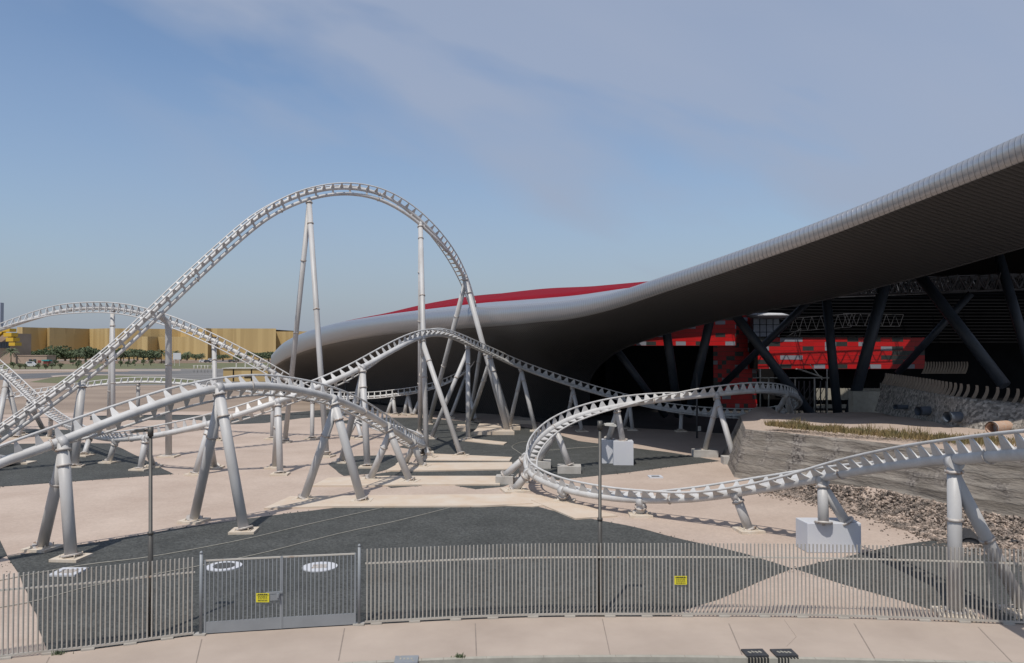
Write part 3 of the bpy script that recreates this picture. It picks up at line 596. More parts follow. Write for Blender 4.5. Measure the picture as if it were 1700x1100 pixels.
def along(rows, idx, freq):
    u_ = [0.0]
    for i in range(1, len(rows)): u_.append(u_[-1] + (rows[i][idx]-rows[i-1][idx]).length)
    return [[(x*freq, j/10.0) for j in range(len(rows[0]))] for x in u_]
hall = empty('canopy_hall', Vector((20, 110, 0)), 'huge dark hall under a sweeping silver edged canopy with a red roof', 'building')
r1 = interp_rows(rows_t, 12); mb = MB(); mb.grid(r1, True, along(r1, 5, 3.3)); mb.build('silver_edge', M['silver'], hall, fix=False)
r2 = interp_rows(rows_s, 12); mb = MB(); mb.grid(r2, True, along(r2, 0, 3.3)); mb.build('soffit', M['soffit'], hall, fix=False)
r3 = interp_rows(rows_r, 12); cols_ = [list(c_) for c_ in zip(*r3)]; r3 = [list(r_) for r_ in zip(cols_[0], *[smoothed(c_, 60) for c_ in cols_[1:]])]
mb = MB(); mb.grid(r3, True); o = mb.build('red_roof', M['red'], hall, fix=False)
o.modifiers.new('solid', 'SOLIDIFY').thickness = .3
mb = MB(); mb.tube([r_[-1] for r_ in r2 if r_[-1].z > .5], .07, 6); mb.build('opening_trim', M['truss'], hall)
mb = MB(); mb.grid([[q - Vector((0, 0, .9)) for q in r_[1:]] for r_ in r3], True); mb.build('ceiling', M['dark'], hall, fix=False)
# roof lights on red surface
for q in ((905, 497), (990, 481), (760, 509), (700, 517)):
    mb = MB(); p = P(q[0], q[1]+1, 84 if q[0] > 850 else 96); mb.box(p.x, p.y, p.z, 1.6, .6, .22, -.3); mb.build('roof_light', M['white'], hall)
# base closure
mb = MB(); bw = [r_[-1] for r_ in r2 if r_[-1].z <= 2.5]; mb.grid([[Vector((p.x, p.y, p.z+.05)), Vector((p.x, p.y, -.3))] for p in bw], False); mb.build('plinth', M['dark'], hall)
# inner body walls
mb = MB()
def wallq(mb, x0, y0, x1, y1, z0, z1, uvs=None):
    b = len(mb.v); mb.v += [Vector((x0, y0, z0)), Vector((x1, y1, z0)), Vector((x1, y1, z1)), Vector((x0, y0, z1))]
    if uvs: l = math.hypot(x1-x0, y1-y0); mb.uv[len(mb.f)] = [(0, 0), (l/uvs[0], 0), (l/uvs[0], (z1-z0)/uvs[1]), (0, (z1-z0)/uvs[1])]
    mb.f.append([b, b+1, b+2, b+3]); mb.sm.append(False)
for (yy0, yy1) in ((115.5, 116.5),):
    b = len(mb.v); pr = [(12.4, 0), (112, 0), (112, 22), (36, 21), (12.4, 15)]
    mb.v += [Vector((x, yy0, z)) for x, z in pr] + [Vector((x, yy1, z)) for x, z in pr]; mb.f += [[b, b+1, b+2, b+3, b+4], [b+9, b+8, b+7, b+6, b+5]]; mb.sm += [False]*2
mb.box(12.4, 108, 7.3, .8, 15, 14.6); mb.box(8.6, 104, 6.6, 7.4, .5, 13.2); mb.box(112, 80, 12, .8, 72, 24)
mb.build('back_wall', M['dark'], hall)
mb = MB(); mb.box(74, 120, 22.2, 76, 24, .4); mb.grid([[Vector((-6, y, 13.9)), Vector((10.5, y, 14.9)), Vector((30.5, y, 16.6))] for y in (100.1, 130)], False); mb.grid([[Vector((-6, y, 13.6)), Vector((10.5, y, 14.6)), Vector((30.5, y, 16.3))] for y in (100.1, 130)], False); mb.grid([[Vector((30.4, y, 16.5)), Vector((33.3, y, 18.4))] for y in (101.6, 130)], False); mb.build('back_roof', M['dark'], hall)
# louvred inner facade above the red band
mb = MB()
for i in range(26): mb.box(75, 111.5, 9.5+i*.46, 76, .5, .1)
mb.build('louvre_band', M['dark'], hall)
# red cassette walls
X0 = lambda px, D: (px-CX)/F*D
mb = MB(); wallq(mb, X0(1258, 105), 105, X0(1535, 105), 105, 5.85, 10.05, (1.5, .6)); mb.build('cassette_wall', M['cassette'], hall, fix=False)
mb = MB(); mb.box((X0(1258, 105)+X0(1535, 105))/2, 108, 7.9, X0(1535, 105)-X0(1258, 105)-.1, 5.8, 4.1); mb.box((X0(1258, 105)+X0(1535, 105))/2, 105, 10.12, X0(1535, 105)-X0(1258, 105), .3, .14); mb.build('upper_storey', M['dark'], hall)
mb = MB(); wallq(mb, X0(1040, 103), 103, X0(1222, 103), 103, 8.95, 14.5, (1.3, .55)); mb.build('cassette_wall', M['cassette'], hall, fix=False)
mb = MB(); wallq(mb, X0(1184, 109), 109, X0(1256, 109), 109, .3, 13.2, (.6, .6)); mb.build('cassette_wall', M['cassette'], hall, fix=False)
# round white hat and glazed lantern
c = P(1275, 524, 106); mb = MB(); 
ringp = [Vector((c.x, c.y, c.z-.45)), Vector((c.x, c.y, c.z-.3)), Vector((c.x, c.y, c.z)), Vector((c.x, c.y, c.z+.3)), Vector((c.x, c.y, c.z+.4))]
mb.tube(ringp, [.6, 2.3, 3.0, 2.0, .3], 20); mb.build('round_canopy', M['white'], hall)
mb = MB(); p = P(1270, 545, 106.5); mb.box(p.x, p.y, p.z, 3.6, 1.2, 3.0); mb.build('glazed_box', M['paleglass'], hall)
mb = MB()
for i in range(5): mb.box(p.x-1.8+i*.9, p.y-.62, p.z, .08, .05, 3.0)
for i in range(4): mb.box(p.x, p.y-.63, p.z-1.5+i*1.0, 3.6, .05, .07)
mb.build('glazing_bars', M['dark'], hall)
# inclined columns
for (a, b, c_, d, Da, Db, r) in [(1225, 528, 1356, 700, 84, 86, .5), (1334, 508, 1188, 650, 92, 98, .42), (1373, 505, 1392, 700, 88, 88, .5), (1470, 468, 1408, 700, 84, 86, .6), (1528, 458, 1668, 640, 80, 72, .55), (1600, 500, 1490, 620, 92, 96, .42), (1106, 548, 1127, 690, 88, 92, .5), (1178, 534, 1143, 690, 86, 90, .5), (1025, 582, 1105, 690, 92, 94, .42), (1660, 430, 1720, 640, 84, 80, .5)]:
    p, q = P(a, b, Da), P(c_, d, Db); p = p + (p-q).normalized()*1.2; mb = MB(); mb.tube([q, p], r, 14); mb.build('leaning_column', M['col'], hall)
# space frame
mb = MB()
def truss(mb, a, b, dz, n, r=.07):
    prev = None
    for i in range(n+1):
        p = a.lerp(b, i/n); q = p - Vector((0, 0, dz)) + (b-a)/n*.5
        if i < n: mb.bar(p, q, r, r); mb.bar(q, a.lerp(b, (i+1)/n), r, r)
        if prev and i < n: mb.bar(prev, q, r, r)
        prev = q
    mb.bar(a, b, r*1.3, r*1.3)
for i in range(7):
    y = 84 + i*3.3; truss(mb, Vector((24+i*1.2, y, 15.6+i*.15)), Vector((72, y, 17.2+i*.15)), 1.6, 26)
for i in range(9): truss(mb, Vector((28+i*4.4, 80, 15.4+i*.18)), Vector((28+i*4.4, 109, 16.6+i*.18)), 1.6, 16)
truss(mb, P(1290, 530, 107), P(1420, 520, 107), 1.8, 9, .045); truss(mb, P(1330, 545, 108), P(1300, 562, 108), 1.5, 3, .045)
truss(mb, P(1400, 520, 104), P(1500, 522, 104), 1.6, 7, .045)
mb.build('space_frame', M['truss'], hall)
# ground level things inside: rails, scaffold legs, pale booth
e = empty('handrail', P(1300, 640, 97), 'pale tubular queue rail frame under the red wall', 'railing')
for px in (1262, 1276, 1352, 1373, 1320): mb = MB(); mb.tube([P(px, 612 if px in (1262, 1373) else 628, 97), P(px, 690, 97)], .09, 6); mb.build('post', M['lamp'], e)
mb = MB(); mb.tube([P(1250, 627, 97), P(1392, 627, 97)], .07, 6); mb.tube([P(1256, 640, 97), P(1290, 640, 97)], .05, 6); mb.build('rail', M['lamp'], e)
e = empty('stair_tower', P(1345, 650, 101), 'open steel stair tower seen below the sunlit red wall', 'stair tower'); mb = MB()
for k in range(6):
    a = P(1326+k*9, 632, 101); mb.tube([a, Vector((a.x, a.y, 0))], .09, 6)
    if k < 5:
        a2 = P(1335+k*9, 632, 101)
        for j in range(3): mb.bar(Vector((a.x, a.y, j*1.3)), Vector((a2.x, a2.y, j*1.3+1.3)), .06, .06)
mb.build('frame', M['truss'], e); mb = MB(); mb.bar(P(1324, 612, 100), P(1362, 625, 100), 1.2, .12); mb.bar(P(1345, 605, 100), P(1365, 630, 100), .1, .1); mb.build('flight', M['lamp'], e)
mb = MB(); c = P(1412, 650, 103); mb.box(c.x, c.y, 2.6, 9, .15, 1.5); mb.box(c.x, c.y, 1.0, 9, .15, .5)
for i in range(16): mb.box(c.x-4.3+i*.57, c.y-.1, 2.6, .06, .06, 1.6)
tag(mb.build('screen_fence', M['kerb']), 'pale screen fence at the back between two leaning columns', 'fence')
c = P(1440, 672, 66); mb = MB(); mb.box(c.x, c.y, 3.7, 2.8, .9, 2.6); tag(mb.build('utility_cabinet', M['kerb']), 'grey white cabinet at the left end of the stone wall', 'cabinet')
# ------------------------------------------------------------------ BLUFF
front = [(1218, 792), (1300, 809), (1420, 835), (1530, 862), (1620, 884), (1720, 905), (1850, 930)]
fb = catmull([G(*p) for p in front], 10)
ztop = lambda i: 3.15 + .75*i/len(fb)
mb = MB(); rows = []
for i, p in enumerate(fb):
    q = fb[min(i+1, len(fb)-1)]; o_ = fb[max(i-1, 0)]; nv = -nrm(o_, q)
    if nv.y < 0: nv = -nv
    r_ = []
    nc = 44
    for j in range(nc+1):
        s_ = j/nc; z = ztop(i)*s_ - .2*(1-s_); course = (s_*6) % 1
        off = s_*.55 + .5*math.floor(s_*6+.35*noise.noise(p*.25))/6 + .10*(noise.noise(Vector((p.x*.6, p.y*.6, z*1.3)))) + .05*noise.noise(p*2.3+Vector((0,0,z*3)))
        r_.append(p + nv*off + Vector((0, 0, z+.0)))
    rows.append(r_)
# left return of the wall
p0 = fb[0]; ret = []
left = []
back = G(1268, 700, 3.2)
for k in range(9):
    t = k/9; left.append([rows[0][j].lerp(Vector((back.x-1.6+1.6*j/nc, back.y+6, rows[0][j].z)), 1-t) + Vector((0, 0, 0)) for j in range(nc+1)])
rows = left + rows
mb.grid(rows, True); tag(mb.build('retaining_wall', M['coursed']), 'weathered coursed concrete retaining wall of the bluff at right', 'wall')
toprow = [r_[-1] for r_ in rows]
mb = MB(); trow = []
for i, p in enumerate(toprow):
    b2 = Vector((p.x*1.0+4+ (i/len(toprow))*8, max(p.y+6, 62+ i*.0), 3.5)); r_ = []
    for j in range(16):
        s_ = j/15; q = p.lerp(b2, s_); q.z = p.z + (3.5-p.z)*s_ + .15*noise.noise(q*.35)*min(1, s_*4) + .18*math.exp(-((s_-.6)/.2)**2); r_.append(q)
    r_[0] = p + Vector((0, 0, 0)); trow.append(r_)
mb.grid(trow, True); struct(mb, 'bluff_top', M['sand'])
# stone faced wall with fins
wt = [G(1466, 637, 5.75), G(1530, 648, 5.65), G(1595, 660, 5.5), G(1700, 671, 5.3), G(1850, 690, 5.2)]
wb = [G(1452, 682, 3.6), G(1530, 704, 3.4), G(1600, 724, 3.2), G(1700, 745, 3.0), G(1850, 775, 3.0)]
wtc, wbc = catmull(wt, 8), catmull(wb, 8)
mb = MB(); mb.grid([[wbc[i].lerp(wtc[i], j/12) + Vector((noise.noise(wbc[i]*3+Vector((0, 0, j))), 0, 0))*.06 for j in range(13)] + [wtc[i]+Vector((.5, 1.6, .02)), wtc[i]+Vector((.5, 1.6, -3))] for i in range(len(wtc))], True)
tag(mb.build('stone_wall', M['rock']), 'sloping pebble faced wall with pipes poking out, under the canopy', 'wall')
# end face
mb = MB(); 
fe = empty('fin_barrier', wt[2], 'long row of curved concrete fins along the top of the stone wall', 'barrier')
def fin(p, hgt, nm=0):
    mb = MB(); pts = []
    for j in range(7):
        s_ = j/6; pts.append((.30*math.sin(s_*1.9)-.02*s_ , s_*hgt, .12*(1-s_*.5)))
    for j in range(6):
        (x0, z0, w0), (x1, z1, w1) = pts[j], pts[j+1]; b = len(mb.v); th = .045
        for (x, z, w) in ((x0, z0, w0), (x1, z1, w1)):
            for (sx, sy) in ((-1, -1), (1, -1), (1, 1), (-1, 1)): mb.v.append(p + Vector((x - w*.2 + sx*w, sy*th, z)))
        for q in ((0,1,5,4),(1,2,6,5),(2,3,7,6),(3,0,4,7),(0,3,2,1),(4,5,6,7)): mb.f.append([b+i for i in q]); mb.sm.append(False)
    mb.build('fin', M['fin'], fe)
tot = 0; acc = []
for i in range(1, len(wtc)): acc.append((tot, wtc[i-1], wtc[i])); tot += (wtc[i]-wtc[i-1]).length
def at_len(d):
    for s0, a, b in acc:
        l = (b-a).length
        if d <= s0+l: return a.lerp(b, (d-s0)/l)
    return acc[-1][2]
d = .15
while d < tot: fin(at_len(d)+Vector((.1, .35, 0)), .86); d += .56
fe2 = fe; fe = empty('fin_barrier', P(1560, 615, 72), 'shorter row of concrete fins farther back in the shade', 'barrier')
for i in range(16): fin(P(1532+i*4.6, 620, 72), 1.1)
# pipes
for k, (a, b, c_, d, D, r, ml, lab) in enumerate([(1486, 675, 1523, 676, 56.3, .17, 'pipe', 'leftmost and thinnest dark pipe poking from the stone wall'), (1524, 682, 1566, 681, 52.6, .30, 'pipe', 'second dark pipe from the left in the stone wall'), (1572, 692, 1617, 692, 48.6, .33, 'pipe', 'blue grey pipe with its own leg, third from the left'), (1646, 710, 1670, 708, 44.8, .36, 'pipe_clay', 'short orange and white pipe end nearest the right edge')]):
    p, q = P(a, b, D), P(c_, d, D+(.8 if k < 3 else 1.1)); e = empty('drain_pipe', p, lab, 'pipe', 'pipes poking out of the stone wall'); dd = (q-p).normalized()
    mb = MB(); n_ = 18; ex = 1.0 if k < 3 else .1; mb.tube([p, q+dd*ex], r, n_, cap=False); mb.tube([p+dd*.01, q+dd*ex], r*.84, n_, cap=False)
    mb.build('shell', M[ml], e); mb = MB(); mb.tube([p-dd*.0, p+dd*.05], r*1.02, n_, cap=False); mb.tube([p+dd*.9, p+dd*.95], r*.8, n_); mb.build('rim', M['black' if ml == 'pipe' else 'white'], e)
    if k == 2: mb = MB(); a0 = P(1612, 698, D+.3); mb.box(a0.x, a0.y, a0.z-.7, .3, .3, 1.5); mb.build('leg', M['pipe'], e)
# dry grass
mb = MB()
gl = catmull([G(1284, 702, 3.7), G(1340, 708, 3.7), G(1420, 714, 3.8), G(1520, 722, 3.8), G(1620, 730, 3.8), G(1720, 736, 3.8)], 12)
for i in range(5200):
    k = random.random()*(len(gl)-1.01); p = gl[int(k)].lerp(gl[int(k)+1], k % 1); w = .35+.9*k/len(gl)
    p = p + Vector((random.uniform(-.6, .6), random.gauss(0, w), -.15)); hh = random.uniform(.04, .30)*(.3+abs(noise.noise(p*.7))*2.4)
    mb.blade(p, p+Vector((random.gauss(0, .1), random.gauss(0, .1), hh+.15)), .014+random.random()*.02)
tag(mb.build('dry_grass', M['drygrass'], fix=False), 'strip of dry yellow green grass along the top of the bluff', 'grass', kind='stuff')
# riprap: mound plus loose stones
def wall_x(D): return None
path = catmull([G(1262, 812), G(1330, 824), G(1440, 850), G(1540, 880), G(1640, 905), G(1760, 930)], 12)
mb = MB(); rr = []
for i, p in enumerate(path):
    t = i/(len(path)-1); w = .9+2.2*min(1, t*1.4); r_ = []
    for j in range(9):
        s_ = j/8; q = p + Vector((.55, .9, 0))*(s_-.4)*w*1.3; q.z = max(-.02, 1.05*min(1, .3+t*1.6)*s_*s_ + .12*noise.noise(q*1.2)); r_.append(q)
    rr.append(r_)
mb.grid(rr, True); struct(mb, 'rubble_bank', M['sand'])
ico = bmesh.new(); bmesh.ops.create_icosphere(ico, subdivisions=1, radius=1); iv = [v_.co.copy() for v_ in ico.verts]; ifc = [[v_.index for v_ in f_.verts] for f_ in ico.faces]; ico.free()
mb = MB()
def stone(p, s_):
    b = len(mb.v); sc = Vector((s_*random.uniform(.7, 1.5), s_*random.uniform(.7, 1.3), s_*random.uniform(.45, .9))); rt = Matrix.Rotation(random.random()*6, 3, Vector((random.random(), random.random(), 1)).normalized())
    for v_ in iv: w = v_*random.uniform(.75, 1.2); mb.v.append(p + rt @ Vector((w.x*sc.x, w.y*sc.y, w.z*sc.z)))
    for f_ in ifc: mb.f.append([b+i for i in f_]); mb.sm.append(False)
for n_ in range(15000):
    i = random.random()**.75*(len(rr)-1.01); j = random.random()**.85*7.9; ii, jj = int(i), int(j)
    p = rr[ii][jj].lerp(rr[ii+1][jj], i % 1).lerp(rr[ii][jj+1], j % 1); 
    if noise.noise(p*.5) < -.3 and random.random() < .6: continue
    stone(p + Vector((random.gauss(0, .15), random.gauss(0, .15), .02)), random.uniform(.03, .10))
for n_ in range(500):
    i = random.random()*(len(rr)-1.01); p = rr[int(i)][0] + Vector((random.gauss(-.2, .6), random.gauss(-.3, .5), .0)); p.z = .02; stone(p, random.uniform(.03, .07))
tag(mb.build('riprap', M['stone'], fix=False), 'bank of loose brown and grey stones at the foot of the bluff', 'stones', kind='stuff')
for (px, py, lab) in [(1612, 902, 'half buried black culvert mouth behind the tall right column'), (1688, 908, 'half buried black culvert mouth at the right edge')]:
    c = G(px, py); mb = MB(); mb.tube([c+Vector((-.3, -.5, -.12)), c+Vector((.6, 1.2, -.05))], .5, 16, cap=False); mb.tube([c+Vector((-.25, -.45, -.12)), c+Vector((.6, 1.2, -.05))], .45, 16); tag(mb.build('culvert', M['iron']), lab, 'culvert')
# small stones kicked off the gravel beds onto the sand
mb = MB()
for pxs, z, wob in beds[:1]+beds[1:3]+beds[6:7]:
    pts = [G(*p) for p in pxs]
    for i, a in enumerate(pts):
        b = pts[(i+1) % len(pts)]; l = (b-a).length
        if max(a.y, b.y) > 62 or min(a.y, b.y) < 25.5: continue
        for k in range(int(l*5)):
            p = a.lerp(b, random.random()) + Vector((random.gauss(0, .22), random.gauss(0, .22), .012)); stone(p, random.uniform(.012, .038))
tag(mb.build('loose_chippings', M['gravel'], fix=False), 'scattered dark chippings spilling from the gravel onto the sand', 'chippings', kind='stuff')
# ------------------------------------------------------------------ FENCE
acc2 = [0]
for i in range(1, len(fence_line)): acc2.append(acc2[-1] + (fence_line[i]-fence_line[i-1]).length)
def fpt(d):
    for i in range(1, len(acc2)):
        if d <= acc2[i] or i == len(acc2)-1:
            t = (d-acc2[i-1])/(acc2[i]-acc2[i-1]); return fence_line[i-1].lerp(fence_line[i], t)
def fdist(px):
    best = min(range(len(fence_line)), key=lambda i: abs(pix(fence_line[i])[0]-px)); lo, hi = acc2[max(0, best-1)], acc2[min(len(acc2)-1, best+1)]
    for _ in range(40):
        m_ = (lo+hi)/2
        if pix(fpt(m_))[0] < px: lo = m_
        else: hi = m_
    return lo
d0, dg0, dg1, d1 = 0.02, fdist(333), fdist(596), acc2[-1]-.05
FH = 2.32
def fence(da, db, label):
    mid = fpt((da+db)/2); root = empty('bar_fence', mid, label, 'fence')
    n = max(1, round((db-da)/2.45)); w = (db-da)/n
    for k in range(n):
        a, b = da+k*w, da+(k+1)*w; mb = MB(); m_ = round(w/.1225)
        for j in range(m_):
            p = fpt(a+(j+.5)*w/m_); mb.box(p.x, p.y, FH/2+.06, .036, .036, FH-.06)
        mb.build('bar_panel', M['fence'], root)
        mb = MB(); pts = [fpt(a+w*j/6) for j in range(7)]
        for j in range(6):
            for zz, hh in ((.10, .06), (FH-.42, .06)):
                if zz > 1: continue
                mb.bar(pts[j]+Vector((0, 0, zz)), pts[j+1]+Vector((0, 0, zz)), .05, hh)
        mb.build('bottom_rail', M['fence'], root)
        mb = MB()
        for j in range(6): mb.bar(pts[j]+Vector((0, .03, FH-.42)), pts[j+1]+Vector((0, .03, FH-.42)), .045, .045)
        mb.build('top_rail', M['rusty'], root)
        for q in (a+.35, a+w*.5+.3):
            p = fpt(q); r_ = fpt(q+.1)-fpt(q-.1); mb = MB(); mb.box(p.x, p.y-.02, .045, .34, .16, .05, math.atan2(r_.y, r_.x)); mb.build('base_plate', M['fence'], root)
    return root
fl_ = fence(d0, dg0-.18, 'grey vertical bar fence left of the double gate')
fr_ = fence(dg1+.18, d1, 'long grey vertical bar fence right of the double gate')
def sign(px, py, D, lab, parent=None):
    c = P(px, py, D); e = empty('warning_sign', c, lab, 'sign'); mb = MB(); mb.box(c.x, c.y, c.z, .40, .012, .27); mb.build('plate', M['yellow'], e)
    mb = MB()
    mb.box(c.x, c.y-.009, c.z+.085, .36, .006, .012)
    for row, (zz, n_, w) in enumerate([(.105, 5, .028), (.045, 6, .018), (.01, 5, .015), (-.03, 6, .018), (-.085, 7, .032)]):
        for k in range(n_): mb.box(c.x-.15+.3*(k+.5)/n_+random.uniform(-.006, .006), c.y-.009, c.z+zz, .3/n_*.72, .006, w*.75)
    mb.build('lettering', M['black'], e)
pg = fpt(dg0); 
def gate_leaf(a, b, label, latch_right):
    p, q = fpt(a), fpt(b); d_ = (q-p).normalized(); l = (q-p).length; e = empty('gate_leaf', (p+q)/2, label, 'gate', None); mb = MB()
    mb.bar(p+Vector((0, 0, FH-.1)), q+Vector((0, 0, FH-.1)), .045, .045); mb.build('top_bar', M['rusty'], e)
    mb = MB(); mb.bar(p+Vector((0, 0, .22)), q+Vector((0, 0, .22)), .03, .34); mb.build('kick_plate', M['gate'], e)
    mb = MB(); mb.bar(p+Vector((0, 0, .05)), p+Vector((0, 0, FH-.08)), .05, .05); mb.bar(q+Vector((0, 0, .05)), q+Vector((0, 0, FH-.08)), .05, .05)
    n = round(l/.123)
    for k in range(1, n): r_ = p+d_*l*k/n; mb.bar(r_+Vector((0, 0, .36)), r_+Vector((0, 0, FH-.12)), .028, .028)
    mb.build('bar_panel', M['gate'], e)
    if latch_right:
        r_ = q - d_*.18; mb = MB(); mb.box(r_.x, r_.y-.05, 1.16, .5, .04, .06, math.atan2(d_.y, d_.x)); mb.box(r_.x, r_.y-.05, 1.02, .34, .03, .18, math.atan2(d_.y, d_.x)); mb.box(r_.x+.12, r_.y-.09, 1.08, .07, .05, .12); mb.build('latch', M['gate'], e)
dm = fdist(467)
gate_leaf(dg0+.12, dm-.02, 'left leaf of the double gate with latch and yellow sign', True); gate_leaf(dm+.02, dg1-.12, 'right leaf of the double gate, without a sign', False)
for dd, lab in ((dg0, 'round topped gate post at the left of the double gate'), (dg1, 'round topped gate post at the right of the double gate')):
    p = fpt(dd); e = empty('gate_post', p, lab, 'post'); mb = MB(); mb.tube([p, p+Vector((0, 0, FH+.12))], .048, 12); mb.build('shaft', M['gate'], e); mb = MB(); mb.tube([p+Vector((0, 0, FH+.12)), p+Vector((0, 0, FH+.17)), p+Vector((0, 0, FH+.2))], [.055, .042, .01], 12); mb.build('cap', M['gate'], e)
    mb = MB(); mb.box(p.x, p.y, .04, .34, .24, .06); mb.build('base_plate', M['fence'], e)
q_ = fpt(fdist(436)); sign(436, 992, q_.y-.06, 'bright yellow warning sign on the left gate leaf'); q_ = fpt(fdist(1130)); sign(1130, 963, q_.y-.06, 'faded yellow warning sign on the long right fence')
# gratings in the kerb
for (a, b, c_, d, lab) in [(1235, 1077, 1271, 1096, 'left one of the two black iron kerb inlets'), (1283, 1077, 1320, 1096, 'right one of the two black iron kerb inlets')]:
    p = G((a+c_)/2, (b+d)/2); e = empty('kerb_inlet', p, lab, 'drain grate', 'pair of kerb inlets'); mb = MB(); mb.box(p.x, p.y, .045, .62, .50, .05, .05); mb.build('lid', M['iron'], e)
    mb = MB()
    for k in range(7): mb.box(p.x-.26+k*.087, p.y-.31, -.03, .045, .1, .16)
    mb.build('grille', M['black'], e); mb = MB()
    for k in range(4): mb.box(p.x-.15+k*.1, p.y+random.uniform(-.02, .02), .075, .05, .12, .012, .5)
    mb.build('markings', M['kerb'], e)
p = G(675, 1097); e = empty('access_cover', p, 'grey metal access cover set in the kerb at bottom centre', 'cover'); mb = MB(); mb.box(p.x, p.y-.05, .045, .64, .52, .05, .06); mb.build('lid', M['gate'], e)
mb = MB()
for k in range(4): mb.box(p.x-.16+k*.1, p.y-.02, .074, .045, .1, .01, .1)
mb.box(p.x-.2, p.y+.14, .074, .06, .03, .01); mb.box(p.x+.2, p.y-.15, .074, .06, .03, .01); mb.build('markings', M['kerb'], e)
for (px, py, s_, lab) in [(95, 1087, .10, 'tiny green weed at the foot of the left fence'), (763, 1092, .07, 'tiny green weed growing by the kerb')]:
    mb = MB(); c = G(px, py)
    for k in range(60): a = c+Vector((random.gauss(0, s_), random.gauss(0, s_*.5), .02)); mb.blade(a, a+Vector((random.gauss(0, .04), random.gauss(0, .04), random.uniform(.03, .12))), .015)
    tag(mb.build('weed', M['foliage'], fix=False), lab, 'weed')
# ------------------------------------------------------------------ LAMP POLES
def lamp(px, base, top, side, lab, r=.055, D=None):
    b = G(px, base); t = P(px, top, b.y); e = empty('lamp_pole', b, lab, 'lamp pole'); mb = MB(); m_ = b.lerp(t, .5)
    mb.tube([b, m_, m_+Vector((0, 0, .01)), t], [r*1.35, r*1.35, r, r*.95], 12); mb.tube([m_-Vector((0, 0, .06)), m_+Vector((0, 0, .02))], r*1.6, 12); mb.build('shaft', M['pole'], e)
    mb = MB(); mb.box(b.x, b.y, .03, .3, .3, .06); mb.build('base_plate', M['pole'], e)
    mb = MB(); mb.tube([t-Vector((0, 0, .25)), t+Vector((0, 0, .03))], r*1.5, 10); mb.bar(t-Vector((0, 0, .1)), t+Vector((side*.2, .0, -.09)), .04, .04); mb.build('bracket', M['pole'], e)
    mb = MB(); h_ = t+Vector((side*.33, 0, -.1)); b0 = len(mb.v); mb.quad_box(h_, Vector((.19, 0, side*-.02)), Vector((0, .12, 0)), Vector((0, 0, .03))); mb.quad_box(h_+Vector((0, 0, .045)), Vector((.12, 0, 0)), Vector((0, .08, 0)), Vector((0, 0, .015))); mb.build('lamp_head', M['pole'] if side < 0 else M['lamp'], e)
lamp(250, 1058, 710, -1, 'dark lamp pole behind the fence at left, head pointing left')
lamp(996, 1022, 700, 1, 'dark lamp pole behind the fence right of centre, pale head pointing right')
b = G(1157, 727); e = empty('thin_pole', b, 'thin pale pole in the canopy shade left of the A-frame on blocks', 'pole'); mb = MB(); mb.tube([b, P(1157, 620, b.y)], .09, 10); mb.build('shaft', M['truss'], e); mb = MB(); q = P(1160, 711, b.y); mb.box(q.x+.05, q.y, q.z, .3, .2, .45); mb.build('box', M['lamp'], e)
for px, t_, bb, lab in ((574, 634, 668, 'small far lamp pole left of the climb support, before the dark hall'), (631, 638, 671, 'small far lamp pole right of the climb support, before the dark hall')):
    b = G(px, bb); t = P(px, t_, b.y); e = empty('far_lamp_pole', b, lab, 'lamp pole'); mb = MB(); mb.tube([b, t], .08, 8); mb.build('shaft', M['truss'], e); mb = MB(); mb.box(t.x+.2, t.y, t.z, .8, .4, .15); mb.build('lamp_head', M['lamp'], e)
# ------------------------------------------------------------------ FAR SIDE
gb = empty('gold_building', P(250, 600, 500), 'long gold clad windowless building on the left horizon', 'building')
def facade(pts, z1, m, nm, z0=0):
    mb = MB()
    for i in range(len(pts)-1):
        a, b = pts[i], pts[i+1]; mb.v += [Vector((a[0], a[1], z0)), Vector((b[0], b[1], z0)), Vector((b[0], b[1], z1)), Vector((a[0], a[1], z1))]; k = len(mb.v)-4; mb.f.append([k, k+1, k+2, k+3]); mb.sm.append(False)
    k = len(mb.v); n_ = len(pts)
    for a in pts: mb.v.append(Vector((a[0], a[1], z1)))
    for a in (pts[-1], pts[0]): mb.v.append(Vector((a[0]+(10 if a is pts[-1] else -10), 820, z1)))
    mb.f.append(list(range(k, k+n_+2))); mb.sm.append(False)
    return mb.build(nm, m, gb, fix=False)
xy = lambda px, D: ((px-CX)/F*D*1.3, D*1.3)
facade([xy(28, 470), xy(37, 470), xy(78, 488), xy(82, 480), xy(148, 510), xy(180, 498), xy(232, 505), xy(300, 520), xy(343, 500), xy(350, 516)], 25.2, M['gold'], 'main_facade')
facade([xy(228, 470), xy(245, 462), xy(262, 474), xy(300, 470), xy(345, 458)], 17.7, M['gold'], 'lower_block')
facade([xy(342, 462), xy(350, 470), xy(458, 474), xy(456, 500)], 24.2, M['gold'], 'right_block')
facade([xy(455, 492), xy(520, 492), xy(600, 495)], 22.4, M['gold'], 'right_wing')
# yellow stepped palace at the left edge
yb = empty('stepped_pavilion', P(15, 600, 440), 'pavilion with bright yellow stepped roof at the left edge', 'building'); mb = MB()
X = lambda px: (px-CX)/F*440
mb.box(X(-6), 447, 8.5, X(25)-X(-40), 14, 17); mb.build('wall', M['beige'], yb)
for k, (x0, x1, y0, y1) in enumerate([(12, 27, 545, 551), (17, 30, 552, 559), (21, 33, 560, 567), (26, 36, 568, 574)]):
    mb = MB(); z0, z1 = 8.6+(YH-y1)/F*440, 8.6+(YH-y0)/F*440; mb.box((X(x0)+X(x1))/2, 437, (z0+z1)/2, X(x1)-X(x0), 6, z1-z0-.2); mb.build('roof_step', M['yellowroof'], yb)
mb = MB(); mb.bar(Vector((X(-12), 436.5, 12)), Vector((X(14), 436.5, 18.6)), 3, 1.5); mb.build('roof_slope', M['yellowroof'], yb)
mb = MB()
